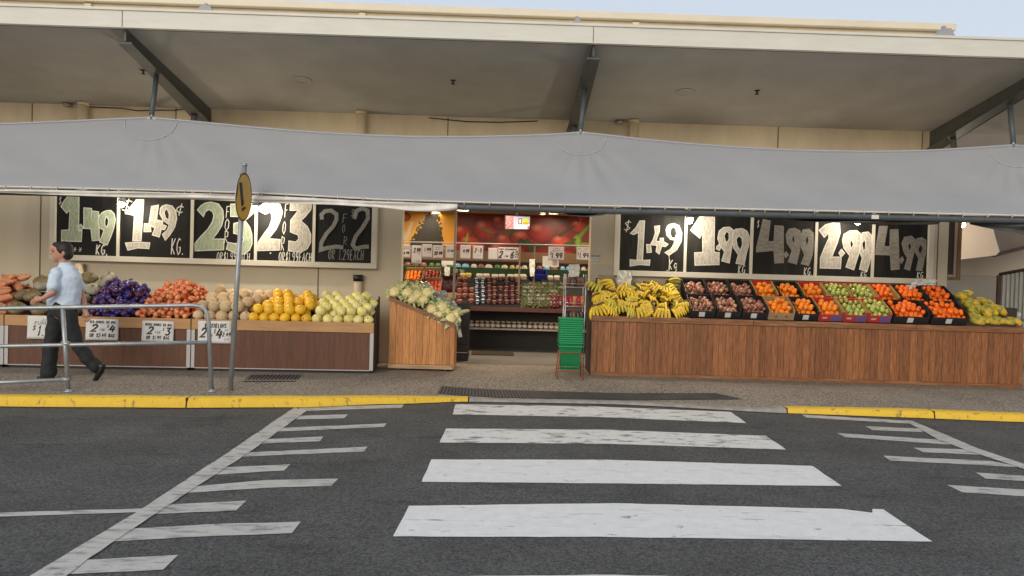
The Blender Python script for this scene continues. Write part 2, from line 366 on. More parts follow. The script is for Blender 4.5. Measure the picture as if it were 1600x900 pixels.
# footpath sheet
b = MB(); rows = 9; vs = []
for x in xs:
    y0 = ky(x)+.15
    for j in range(rows+1):
        y = y0+.95*j/rows; vs.append((x, y, pz(x, y)))
    vs.append((x, 26, PZ))
nr = rows+2
b.add(vs, [(i*nr+j, (i+1)*nr+j, (i+1)*nr+j+1, i*nr+j+1) for i in range(len(xs)-1) for j in range(nr-1)])
tag(b.build('footpath', path_m, fixn=False), kind='structure')

# painted markings (flat paint on the road)
def Z0(p, z=.004): v = at(p[0], p[1], Z=0); return (v.x, v.y)
def rough_poly(poly, amp=.0045, step=.11):
    out = []; n = len(poly)
    for i in range(n):
        a, c = Vector(poly[i]), Vector(poly[(i+1) % n]); k = max(1, int((c-a).length/step))
        for j in range(k):
            p = a.lerp(c, j/k); out.append((p.x+(random.uniform(-amp, amp) if j else 0), p.y+(random.uniform(-amp, amp) if j else 0)))
    return out
def mark(pxs, name, m, z=.004): return quad_sheet(rough_poly([Z0(p) for p in pxs]), z, name, m)
zeb = [
 [(712,632),(930,635.5),(1142,644),(1166,661.5),(930,652),(707,648)],
 [(697,670),(950,672),(1197,681.5),(1228,703),(950,694),(687,692)],
 [(674,718.5),(950,719),(1269,728.5),(1315,760),(950,756),(659,753.5)],
 [(639,791),(960,787),(1315,796),(1363,802),(1363,796),(1380,796.5),(1457,847),(960,840),(614,839)],
 [(585,903),(930,899),(1500,911),(1620,985),(930,975),(545,975)]]
for i, p in enumerate(zeb): mark(p, 'zebra_stripe', road_paint_scuffed if i < 2 else road_paint)
A = lambda L_, ox, oy: [(x/2+ox, y/2+oy) for x, y in L_]
mark(A([(920,75),(960,85),(780,215),(590,340),(275,550),(100,690),(-60,690),(100,600),(440,395),(700,225)], 0, 600), 'zigzag_line', road_paint_worn, .008)
for t in ([(930,74),(1262,65),(1255,75),(950,85)], [(935,100),(1088,96),(1075,108),(925,112)], [(885,138),(1208,124),(1200,135),(865,150)],
          [(820,174),(1010,165),(1000,180),(800,188)], [(720,218),(1148,197),(1138,212),(720,230)], [(700,262),(908,252),(888,272),(670,285)],
          [(600,322),(830,302),(1057,297),(1035,320),(830,326),(575,342)], [(525,378),(770,366),(738,397),(470,408)], [(390,455),(700,438),(940,432),(912,468),(640,478),(335,495)],
          [(260,552),(557,536),(510,582),(180,598)]):
    mark(A(t, 0, 600), 'zigzag_tooth', road_paint_worn)
mark([(-300,813),(0,802),(228,795),(215,801),(0,808),(-300,820)], 'lane_line', road_paint_worn)
mark([(1412,657.5),(1425,658.5),(1530,702.5),(1600,726),(1900,835),(1900,855),(1600,734),(1520,708),(1470,690)], 'zigzag_line', road_paint_worn, .008)
for t in ([(905,136),(1222,155),(1255,166),(920,146)], [(1105,173),(1270,180),(1285,191),(1125,185)], [(1015,194),(1335,215),(1370,231),(1040,207)],
          [(1255,240),(1430,246),(1470,263),(1285,254)], [(1160,265),(1500,282),(1600,302),(1180,280)], [(1450,318),(1640,331),(1660,348),(1480,337)],
          [(1360,357),(1640,374),(1680,397),(1408,380)]):
    mark(A(t, 800, 580), 'zigzag_tooth', road_paint_worn)

# drain grate strip and small grate on the footpath
def on_path(px, py):
    z = .1
    for _ in range(6): p = at(px, py, Z=z); z = pz(p.x, p.y)
    return Vector((p.x, p.y, z))
rubber = mat('dark_grate', (.028,.028,.028), .7)
t = empty('rubber_mat', on_path(925,616), 0, 'long dark ribbed mat lying on the footpath behind the bare kerb at the crossing', 'mat')
gb = MB(); gs = MB(); c = t.location
for (pa, pb, pc, pd) in [((690,604),(1120,616),(1160,627.5),(684,615.5))]:
    a0, a1, b1, b0 = on_path(*pa), on_path(*pb), on_path(*pc), on_path(*pd); N = 90
    for i in range(N):
        u0, u1 = i/N, (i+.62)/N
        q = [b0.lerp(b1, u0), b0.lerp(b1, u1), a0.lerp(a1, u1), a0.lerp(a1, u0)]
        q = [Vector((p.x, p.y, pz(p.x, p.y))) for p in q]
        gs.add([p+Vector((0,0,.007))-c for p in q]+[p+Vector((0,0,.013))-c for p in q], [(4,5,6,7),(0,1,5,4),(1,2,6,5),(2,3,7,6),(3,0,4,7)])
    def fb(u, v):
        p = b0.lerp(b1, u).lerp(a0.lerp(a1, u), v); return Vector((p.x, p.y, pz(p.x, p.y)+.007))-c
    gb.sheet(fb, 40, 6)
gb.build('backing', mat('mat_rubber', (.02,.02,.02), .8), t, fixn=False); gs.build('ribs', mat('mat_rib', (.055,.055,.055), .7, var=.3, scale=3), t)
t = empty('drain_grate', on_path(425,591), 0, 'small black slotted drain grate in the footpath below the melon counter', 'drain grate')
p0, p1, p2, p3 = on_path(392,586), on_path(472,586), on_path(462,597), on_path(378,597)
gb = MB(); gs = MB(); c = t.location; zz = Vector((0,0,.003))
gb.add([p+zz-c for p in (p3, p2, p1, p0)], [(0,1,2,3)])
for i in range(14):
    u = (i+.3)/14; a = p3.lerp(p2, u); e = p0.lerp(p1, u); a2 = p3.lerp(p2, u+.025); e2 = p0.lerp(p1, u+.025)
    gs.add([v+Vector((0,0,.006))-c for v in (a, a2, e2, e)], [(0,1,2,3)])
gb.build('pit', mat('grate_pit', (.006,.006,.006), .9), t, fixn=False); gs.build('bars', mat('grate_bar', (.15,.14,.125), .8), t, fixn=False)

# ------------------------------------------------------------------ building shell
WY = 11.7; SY = 8.97; ex, ez = Vector((1,0,0)), Vector((0,0,1)); NF = Vector((0,-1,0))
opL, opR = at(626,450,Y=WY).x, at(921,450,Y=WY).x; OPT = 2.95
xR = at(1481,400,Y=WY).x
soW = at(800,186,Y=WY).z; soF = at(800,60,Y=SY).z; fT = at(800,35,Y=SY).z
paT = at(800,9,Y=WY+.1).z
shop = empty('shop_building', ((opL+opR)/2, WY, PZ), 0, 'cream rendered shop building with deep raked canopy and open shopfront', 'building')
SI = shop.matrix_basis.copy(); OFF = Vector(shop.location)
def part(b, name, m, parent, off=None, **k):
    off = OFF if off is None else off
    b.v = [tuple(Vector(v)-off) for v in b.v]; return b.build(name, m, parent, **k)
b = MB()
b.box(-14, WY, 0, opL, WY+.25, 4.6); b.box(opR, WY, 0, xR, WY+.25, 4.6); b.box(opL, WY, OPT, opR, WY+.25, 4.6)
part(b, 'front_wall', cream_wall, shop)
# vertical panel joints as thin dark strips and upper cream band proud of the wall
b = MB(); b.box(-14, WY-.03, at(800,300,Y=WY).z, xR+.02, WY-.003, soW+.1)
part(b, 'upper_wall', cream, shop)
joint = mat('panel_joint', (.16,.13,.10), .9)
for px in (62, 497, 1463): b = MB(); b.box(at(px,440,Y=WY).x-.008, WY-.006, PZ, at(px,440,Y=WY).x+.008, WY-.002, 3.0); part(b, 'panel_joint', joint, shop)
for px in (52, 276, 700, 1215, 1440): b = MB(); b.box(at(px,200,Y=WY).x-.007, WY-.036, 3, at(px,200,Y=WY).x+.007, WY-.031, soW); part(b, 'panel_joint', joint, shop)
# return wall at the right end
b = MB(); b.box(xR-.25, WY+.25, 0, xR, WY+9, 4.6); part(b, 'end_wall', cream_wall, shop)
# parapet
paX = at(1486,40,Y=WY+.3).x
b = MB(); b.box(-15, WY+.3, 4.6, paX, WY+.5, paT-.12)
for px in (140, 567, 993): b.box(at(px,20,Y=WY+.3).x-.05, WY+.24, 4.6, at(px,20,Y=WY+.3).x+.05, WY+.299, paT-.14, 0)
part(b, 'parapet', cream, shop)
b = MB(); b.box(-15, WY+.2, paT-.115, paX+.03, WY+.56, paT); part(b, 'coping', mat('coping_metal', (.74,.66,.50), .5, var=.06, scale=2), shop, bevel=.01)
b = MB(); b.box(paX-.2, WY+.5, 4.6, paX, WY+9, paT-.1); part(b, 'parapet_return', cream, shop)
b = MB(); b.box(-15, WY+.5, 4.5, paX-.2, WY+9, 4.6); b.box(paX-.2, WY+.5, 4.45, xR, WY+9, 4.55); part(b, 'roof', mat('roof_sheet', (.3,.3,.3), .7), shop)
# canopy: soffit + roof + fascia
XL, XRR = -14, 13.5
b = MB(); b.add([(XL,SY+.05,soF-.02),(XRR,SY+.05,soF-.02),(XRR,WY+1.5,soW-.02-.36),(XL,WY+1.5,soW-.02-.36),
     (XL,SY+.05,fT-.03),(XRR,SY+.05,fT-.03),(XRR,WY+1.5,fT-.1),(XL,WY+1.5,fT-.1)], [(0,1,2,3),(4,7,6,5),(0,4,5,1),(1,5,6,2),(2,6,7,3),(3,7,4,0)])
sl = (soF-soW)/(WY-SY)
b.v = b.v[:2]+[(XRR,WY,soW),(XL,WY,soW)]+b.v[4:6]+[(XRR,WY,fT-.1),(XL,WY,fT-.1)]
part(b, 'soffit', soffit_m, shop)
b = MB(); b.box(XL, SY-.02, soF-.03, XRR, SY+.045, fT); b.box(XL, SY-.035, fT-.02, XRR, SY+.2, fT+.01)
part(b, 'fascia', fascia_m, shop)
for px in (192, 927):
    b = MB(); b.box(at(px,50,Y=SY).x-.004, SY-.0235, soF-.02, at(px,50,Y=SY).x+.004, SY-.0215, fT-.03); part(b, 'fascia_joint', joint, shop)
# grime line under the fascia
b = MB(); b.add([(XL,SY+.05,soF-.024),(XRR,SY+.05,soF-.024),(XRR,SY+.075,soF-.024-.025*sl),(XL,SY+.075,soF-.024-.025*sl)], [(0,1,2,3)])
part(b, 'soffit_edge', mat('soffit_grime', (.05,.045,.038), .9), shop)
# gutter/top of wall end beyond the shop: far wing wall
# canopy beams with struts
def beam(px_w, py_w, name='canopy_beam'):
    X = at(px_w, py_w, Y=WY).x
    e = empty('canopy_beam', (X, WY, soW)); e.parent = shop; e.location = Vector((X, WY, soW))-OFF
    y0, y1 = -.03, -(WY-SY-.06); z0 = sl*.03-.005; z1 = -y1*sl-.012
    def pr(d0, d1, w0, w1, nm):
        b = MB(); b.add([(-w0,y0,z0-d0),(w0,y0,z0-d0),(w0,y0,z0-d1),(-w0,y0,z0-d1),(-w1,y1,z1-d0*.6),(w1,y1,z1-d0*.6),(w1,y1,z1-d1*.5),(-w1,y1,z1-d1*.5)],
            [(0,1,2,3),(7,6,5,4),(0,4,5,1),(1,5,6,2),(2,6,7,3),(3,7,4,0)]); return b
    web = pr(.0, .30, .012, .012, 'web')
    fl = pr(.30, .318, .11, .08, ''); web.v += fl.v; web.f += [tuple(i+8 for i in f_) for f_ in fl.f]; web.m += fl.m; web.sm += fl.sm
    o = web.build('beam', steel_d, e)
    e2 = MB(); e2.box(-.1, -.025, -.33, .1, 0, .0); e2.build('end_plate', steel_d, e)
    return e, X
beams = [beam(330,170), beam(893,185), beam(1452,215)]
for bx in (-10.4,): pass
# struts down to the sail points
SPY = 9.62
peaks = [at(237,184,Y=SPY), at(907,207,Y=SPY), at(1583,227,Y=SPY)]
for (e, X), pk in zip(beams, peaks):
    loc = Vector((X, WY, soW)); top = Vector((X-loc.x, 9.85-WY, (WY-9.85)*sl-.24)); bot = pk-loc+Vector((0,.0,.03))
    s_ = MB(); s_.tube([top, bot], .033, 10); s_.build('strut', steel_b, e)
    s_ = MB(); s_.tube([bot+Vector((0,0,.04)), bot-Vector((0,0,.05))], .02, 8, 0); s_.box(bot.x-.05, bot.y-.01, bot.z-.05, bot.x+.05, bot.y+.012, bot.z-.02); s_.build('shackle', galv, e)
    # rear brace running back and down to the wall
    a = Vector((0, -.62, .62*sl-.3)); d = Vector((-.22 if X < 3 else .3, -.25, .62*sl-.72)); s_ = MB(); s_.tube([a, d], .045, 6); s_.build('brace', steel_d, e)
# downpipes, with elbow at soffit
for (px, y0_, y1_) in ((131,158,300), (565,172,300), (990,185,300)):
    X = at(px, 180, Y=WY-.1).x; b = MB(); b.tube([(X,WY-.13,2.7),(X,WY-.13,soW-.02)], .075, 16); b.tube([(X,WY-.13,soW-.02),(X,WY-.13,soW+.02)], .085, 16)
    part(b, 'downpipe', cream, shop)
X = at(559,440,Y=WY-.1).x; b = MB(); b.tube([(X,WY-.07,.6),(X,WY-.07,1.50)], .066, 16); part(b, 'downpipe', cream, shop)
b = MB(); b.tube([(X,WY-.085,1.42),(X,WY-.085,1.52)], .078, 16); part(b, 'pipe_collar', black_p, shop)
X = at(122,430,Y=WY-.1).x; b = MB(); b.tube([(X,WY-.07,.6),(X,WY-.07,1.57)], .066, 16); part(b, 'downpipe', cream, shop)
# soffit fittings
def on_soffit(px, py):
    Y = 10.5
    for _ in range(20):
        p = at(px, py, Y=Y); zt = soW+(WY-Y)*sl
        # solve ray with soffit plane
        d = fwd*F+rt*(px-800)+up*(450-py); k = (soW+WY*sl-1.6)/(d.z+sl*d.y); return CAM+d*k
for (px, py, lab) in ((472,124,'flush round light ring in the soffit right of the slanting left beam'), (1070,143,'flush round light ring in the soffit above the banana end of the right boards')):
    p = on_soffit(px, py); M = Matrix.Translation((0,0,0)) @ Matrix.Rotation(-math.atan(sl), 4, 'X')
    t = empty('soffit_light', p, 0, lab, 'light'); b = MB(); b.lathe([(.125,.0),(.135,-.012),(.115,-.014),(.11,-.002)], 28, M=M); b.build('trim_ring', mat('light_trim', (.45,.41,.34), .5), t)
    b = MB(); b.lathe([(.112,-.004),(.0,-.006)], 28, M=M); b.build('lens', mat('unlit_lens', (.30,.27,.22), .3), t)
for i, (px, py) in enumerate(((224,109),(708,125),(1183,141))):
    p = on_soffit(px, py); t = empty('sprinkler', p, 0, ['small dark sprinkler head in the soffit left of the slanting left beam','small dark sprinkler head in the soffit left of the middle beam','small dark sprinkler head in the soffit right of the middle beam'][i], 'sprinkler', 'sprinkler heads in the soffit')
    b = MB(); b.lathe([(.0,.0),(.04,-.004),(.04,-.01),(.014,-.015),(.012,-.05),(.03,-.055),(.03,-.06),(0,-.06)], 12); b.build('nozzle', mat('sprinkler_metal', (.04,.035,.03), .5), t)
for i, (px, py) in enumerate(((105,161),(968,188))):
    p = on_soffit(px, py); b = MB(); b.lathe([(.0,.0),(.05,-.005),(.065,-.03),(.055,-.05),(.0,-.055)], 14); o = b.build('smoke_detector', mat('detector_plastic', (.42,.36,.28), .5)); o.location = p
    tag(o, ['small round detector on the soffit beside the left downpipe','small round detector on the soffit beside the right downpipe'][i], 'detector')
# loose cable along the wall top
def cable(pts, lab):
    b = MB(); P = [at(x, y, Y=WY-.05) for x, y in pts]; b.tube(P, .008, 6); o = b.build('cable', mat('cable_black', (.03,.028,.025), .6)); tag(o, lab, 'cable')
cable([(140,167),(190,169),(215,173),(240,172),(275,172),(300,168)], 'thin dark cable sagging along the wall top behind the left strut')
cable([(670,184),(700,187),(730,190),(780,191),(840,189)], 'thin dark cable hanging at the soffit line left of the middle beam')
# floodlights on the canopy edge
for i, (px, py) in enumerate(((322,16),(901,36),(1474,51))):
    p = at(px, py+4, Y=SY+.25); t = empty('roof_floodlight', (p.x, p.y, p.z-.03), 0, ['grey floodlight on the canopy edge above the slanting left beam','small grey floodlight on the canopy edge above the middle beam','grey floodlight on the canopy edge near the parapet end'][i], 'floodlight')
    k = (1, .55, 1)[i]; b = MB(); b.prism([(-.12*k,0),(.12*k,0),(.06*k,.1),(-.04*k,.1)], -.06, .06); b.build('lamp_head', mat('grey_cast', (.33,.33,.34), .5), t)
    b = MB(); b.box(-.19*k, -.03, -.012, .19*k, .03, .012); b.box(-.02,-.02,.08,.02,.02,.14); b.build('bracket', mat('grey_cast', (.33,.33,.34), .5), t)

# ------------------------------------------------------------------ shade sail
BY = 9.14
def lerp_tab(tab, x):
    for (a, b), (c, d) in zip(tab, tab[1:]):
        if x <= c or (c, d) == tab[-1]: return b+(d-b)*(x-a)/(c-a)
top_px = [(-500,190),(-300,205),(-150,204),(0,194),(120,189),(185,186),(237,184),(300,190),(400,199.5),(480,206),(565,211),(650,214),(740,214),(820,212),(870,210),(907,207),(945,211),(1000,217.5),(1080,225),(1170,231.5),(1260,235.5),(1350,237),(1440,236),(1510,232),(1583,227),(1640,232),(1750,240),(1900,248)]
bot_px = [(-500,277),(0,291.5),(200,296),(400,301.5),(600,312),(800,318),(940,321.5),(1240,328.5),(1600,337),(1900,343)]
TP = [at(x, y, Y=SPY) for x, y in top_px]; TPX = [(p.x, p.z) for p in TP]
BPX = [(p.x, p.z) for p in (at(x, y, Y=BY) for x, y in bot_px)]
sxL, sxR = TP[0].x+.2, TP[-1].x-.2
def crv(tab, x):   # catmull-ish: average of linear samples
    return sum(lerp_tab(tab, x+d) for d in (-.12, -.06, 0, .06, .12))/5 if min(abs(x-p.x) for p in peaks) > .18 else lerp_tab(tab, x)
def sail_pt(u, v, off=0):
    x = sxL+(sxR-sxL)*u; zt = crv(TPX, x); zb = crv(BPX, x)
    belly = math.sin(math.pi*v)*.10
    y = BY+(SPY-BY)*v**1.15; z = zb+(zt-zb)*v
    dpk = min(abs(x-p.x) for p in peaks)
    rip = .020*math.sin(x*2.3+v*3)*math.sin(math.pi*v)+.008*math.sin(x*7+v*9)*math.sin(math.pi*v)+.03*noise.noise(Vector((x*.9, v*1.5, 3)))*math.sin(math.pi*v)+.012*math.exp(-(dpk/.7)**2)*v*(1-v)*4*math.sin(math.atan2(x-min((p.x for p in peaks), key=lambda q: abs(q-x)), 1.02-v)*16)
    return Vector((x, y+belly*.8+rip-off, z-belly*.25))
sail = empty('shade_sail', (0, BY, 2.4), 0, 'long grey fabric shade sail strung under the canopy above the boards', 'shade sail'); so_ = Vector(sail.location)
b = MB(); b.sheet(sail_pt, 420, 22); o = part(b, 'fabric', sail_m, sail, so_, fixn=False)
md = o.modifiers.new('solid', 'SOLIDIFY'); md.thickness = .004; md.offset = 1
b = MB(); b.tube([sail_pt(i/260, 1) for i in range(261)], .016, 6); part(b, 'top_hem', mat('top_hem', (.40,.415,.43), .6), sail, so_)
b = MB(); b.tube([sail_pt(i/260, 0)+Vector((0,-.008,0)) for i in range(261)], .012, 6); part(b, 'bottom_hem', hem_m, sail, so_)
# lacing ties along the lower hem
x = sxL+.2; lace_m = mat('lacing_cord', (.6,.57,.5), .7)
while x < sxR-.2:
    p = sail_pt((x-sxL)/(sxR-sxL), 0); b = MB(); b.tube([p+Vector((0,-.02,.02)), p+Vector((0,-.03,-.01)), p+Vector((0,-.005,-.05))], .006, 5); x += .31; part(b, 'lacing_tie', lace_m, sail, so_)
# stitched reinforcing arcs at the peaks
for pk in peaks:
    for rr in (.33,):
        pts = []; b = MB()
        for i in range(25):
            a = math.pi*i/24; x = pk.x-rr*math.cos(a); v = 1-.27*math.sin(a)-.02; u = (x-sxL)/(sxR-sxL); pts.append(sail_pt(u, min(.985, v), .008))
        b.tube(pts, .0065, 5); part(b, 'reinforcing_patch', seam_m, sail, so_)
# steel tube the sail is laced to, on slim posts outside the frame
fr = empty('awning_support', (0, BY, 2.4), 0, 'dark grey steel tube running along the foot of the shade sail', 'steel tube')
b = MB(); b.tube([Vector((x, BY+.05, lerp_tab(BPX, x)-.055)) for x in [sxL+i*(sxR-sxL)/40 for i in range(41)]], .043, 10); part(b, 'tube', steel_b, fr, so_)
b = MB()
for X in (sxL+.15, sxR-.15): b = MB(); b.tube([(X, BY+.05, PZ), (X, BY+.05, 2.4)], .045, 10); part(b, 'post', steel_b, fr, so_)
b = MB()
for pxx in (1367, 1045): 
    p = at(pxx, 339 if pxx > 1200 else 331, Y=BY); 
    if pxx > 1200: b.box(p.x-.045, BY-.012, p.z-.025, p.x+.045, BY+.0, p.z+.025)
part(b, 'tag', white_m, fr, so_)
# hanging loose fabric behind the tube
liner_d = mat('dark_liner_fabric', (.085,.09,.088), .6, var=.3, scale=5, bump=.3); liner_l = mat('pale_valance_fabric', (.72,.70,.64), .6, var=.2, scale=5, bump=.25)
def drape(pxs, m, lab, Y=BY+.13, h0=.05):
    P = [at(x, y, Y=Y) for x, y in pxs]; tab = [(p.x, p.z) for p in P]; x0, x1 = P[0].x, P[-1].x
    def f(u, v):
        x = x0+(x1-x0)*u; zb = crv(tab, x); zt = lerp_tab(BPX, x)-.03
        return Vector((x, Y+(.07 if Y > BY else .02)*math.sin(v*9+x*2.1)*(.3+.7*math.sin(math.pi*u))+(.05 if Y > BY else .012)*math.sin(x*6+v*4), zt+(zb-zt)*v))
    b = MB(); b.sheet(f, int(120*(x1-x0)/4)+10, 10); o = b.build('sail_valance', m, fixn=False); md = o.modifiers.new('s', 'SOLIDIFY'); md.thickness = .003
    return tag(o, lab, 'valance')
drape([(-420,288),(-200,293),(0,301),(120,306),(180,308),(300,311),(420,317),(520,320),(600,325),(640,330),(690,331),(715,327)], liner_l, 'pale loose fabric fold hanging below the sail foot over the left boards', BY-.05, .02)
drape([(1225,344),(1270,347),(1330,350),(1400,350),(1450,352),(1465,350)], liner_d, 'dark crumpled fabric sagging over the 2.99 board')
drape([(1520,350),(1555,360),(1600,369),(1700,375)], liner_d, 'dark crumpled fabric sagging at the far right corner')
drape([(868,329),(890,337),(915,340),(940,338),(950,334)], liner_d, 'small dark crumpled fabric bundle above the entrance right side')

# ------------------------------------------------------------------ spot lamps under the sail
def lamp(px, py, Y, power, lab, rad=.05):
    p = at(px, py, Y=Y); t = empty('spot_lamp', p, 0, lab, 'lamp')
    b = MB(); b.lathe([(.012,.16),(.03,.13),(.05,.06),(.062,.0),(.056,.0),(.04,.06)], 16, M=Matrix.Rotation(R(-20),4,'X')); b.build('lamp_shade', white_m, t)
    b = MB(); b.ball((0,-.01,-.012), .05); b.build('bulb', bulb_m, t)
    b = MB(); b.tube([(0,.04,.14),(0,.06,.45),(0,WY-p.y-.01,.5)] if Y < WY else [(0,.0,.14),(0,0,.3),(xR-p.x+.005,0,.34)], .012, 8); b.build('stem', steel_b, t)
    l = bpy.data.lights.new('lamp_light', 'POINT'); l.energy = power; l.color = warm; l.shadow_soft_size = rad
    lo = bpy.data.objects.new('lamp_light', l); COL.objects.link(lo); lo.parent = t; lo.location = (0,-.02,-.06)
lamp(190,318,11.2,40,'lit warm lamp over the left edge of the second chalkboard from the left')
lamp(399,324,11.2,60,'brightest lit warm lamp between the two 2 for 3 boards')
lamp(1077,343,11.2,52,'lit warm lamp between the 1.49 and 1.99 boards above the bananas')
lamp(1340,345,11.2,34,'lit warm lamp tucked under the dark fabric over the 2.99 board')
lamp(1503,350,13.0,48,'lit bare lamp past the right end of the boards')
# ------------------------------------------------------------------ chalkboards
bd_m = mat('blackboard', (.007,.007,.007), .6, spec=.25, c2=(.016,.016,.014), thr=(.5,.75), scale=2.2, stretch=(3.5,1,.35), var=.3)
bd_m2 = mat('blackboard_dusty', (.010,.010,.009), .6, spec=.25, c2=(.026,.025,.021), thr=(.45,.75), scale=2.2, stretch=(3.5,1,.35), var=.3)
ch = {
 'g': mat('green_chalk', (.36,.42,.30), .9, var=.25, scale=14, stretch=(3,1,1), c2=(.28,.33,.24)),
 'w': mat('white_chalk', (.52,.49,.43), .9, var=.28, scale=16, stretch=(3,1,1), c2=(.38,.36,.31)),
 't': mat('dimly_lit_chalk', (.27,.25,.215), .9, var=.3, scale=14, stretch=(1,1,3), c2=(.2,.185,.16)),  # mostly the same chalk; weaker lamplight on some boards put into its colour
 'd': mat('dim_chalk', (.12,.118,.11), .9, var=.3, scale=14), 'l': mat('line_chalk', (.66,.64,.58), .9, var=.2, scale=20), 'dl': mat('dim_line_chalk', (.25,.245,.23), .9, var=.2, scale=20)}
frame_m = mat('board_frame_paint', (.64,.60,.50), .55, var=.06, scale=3)
BF = 11.6     # board surface
def board_unit(name, L_, R_, divs, ytl, ybl, ybr, lab, glyphs):
    """L_,R_ inner px edges; ybl/ybr bottom inner px at those edges"""
    xl, xr = at(L_, 380, Y=BF).x, at(R_, 380, Y=BF).x; zb = (at(L_, ybl, Y=BF).z+at(R_, ybr, Y=BF).z)/2; zt = zb+1.28
    t = empty(name, ((xl+xr)/2, WY, zb-.1), 0, lab, 'price board'); o_ = Vector(t.location)
    fw = .085
    b = MB(); b.box(xl-fw, BF-.045, zb-fw, xr+fw, WY-.003, zb); b.box(xl-fw, BF-.045, zt, xr+fw, WY-.003, zt+fw)
    b.box(xl-fw, BF-.045, zb+.001, xl, WY-.003, zt-.001); b.box(xr, BF-.045, zb+.001, xr+fw, WY-.003, zt-.001)
    part(b, 'frame', frame_m, t, o_, bevel=.004)
    ed = [xl]+[at(d, 380, Y=BF).x for d in divs]+[xr]
    for d in ed[1:-1]:
        b = MB(); b.box(d-.022, BF-.02, zb+.002, d+.022, BF-.001, zt-.002); part(b, 'divider', frame_m, t, o_)
    for i in range(len(ed)-1):
        b = MB(); b.box(ed[i]+.001, BF, zb+.003, ed[i+1]-.001, BF+.03, zt-.003)
        p = part(b, 'blackboard', bd_m2 if glyphs[i].get('dusty') else bd_m, t, o_)
        fill = MB(); line = MB(); g_ = glyphs[i]; n_ = 0
        Z = g_['zoom']
        def W(pt): return at(Z[0]+pt[0]/Z[2], Z[1]+pt[1]/Z[2], Y=BF)
        for item in g_['big']:
            outer, hole = item[0], (item[1] if len(item) > 1 else None); n_ += 1; off = .0015+n_*.0006
            loops = [outer]+([hole] if hole else [])
            pl = [[Vector((W(q).x, W(q).z, 0)) for q in lp] for lp in loops]
            tr = tessellate_polygon(pl); flat = [v for lp in pl for v in lp]
            fill.add([(v.x, BF-off, v.y) for v in flat], [tuple(t_) for t_ in tr])
            for lp in pl:
                # wobbly outline
                vs, fs = ribbon2([(v.x+random.uniform(-.003,.003), v.y+random.uniform(-.003,.003)) for v in lp], .013, True)
                n_ += 1; line.add([(v.x, BF-.0015-n_*.0006, v.y) for v in vs], fs)
        mc = ch[g_['c']]
        o = part(fill, 'chalk_numerals', mc, t, o_); o = part(line, 'chalk_outline', ch['dl'] if g_['c'] in 'td' else ch['l'], t, o_)
        tx = MB()
        for (txt, x0, y0, x1, y1, wd) in g_['txt']:
            # text box in zoom px: from (x0,y0 top) to (x1,y1 bottom)
            a, c = W((x0, y1)), W((x1, y0)); h = c.z-a.z
            st, xe = text_strokes(txt, 0, 0, 1); k = (c.x-a.x)/max(xe-.18, .3)
            for s_ in st:
                n_ += 1; vs, fs = ribbon2([(a.x+q[0]*k, a.z+q[1]*h) for q in s_], wd); tx.add([(v.x, BF-.0015-n_*.0005, v.y) for v in vs], fs)
        for path in g_.get('path', []):
            n_ += 1; vs, fs = ribbon2([(W(q).x, W(q).z) for q in path[0]], path[1]); tx.add([(v.x, BF-.0015-n_*.0005, v.y) for v in vs], fs)
        if tx.v: part(tx, 'chalk_lettering', ch['dl'] if g_['c'] == 'd' else ch['l'], t, o_)
    return t
za = (80,295,6.154); zb_ = (300,300,5.333); zc = (955,325,6.154); zd = (1170,330,5.517)
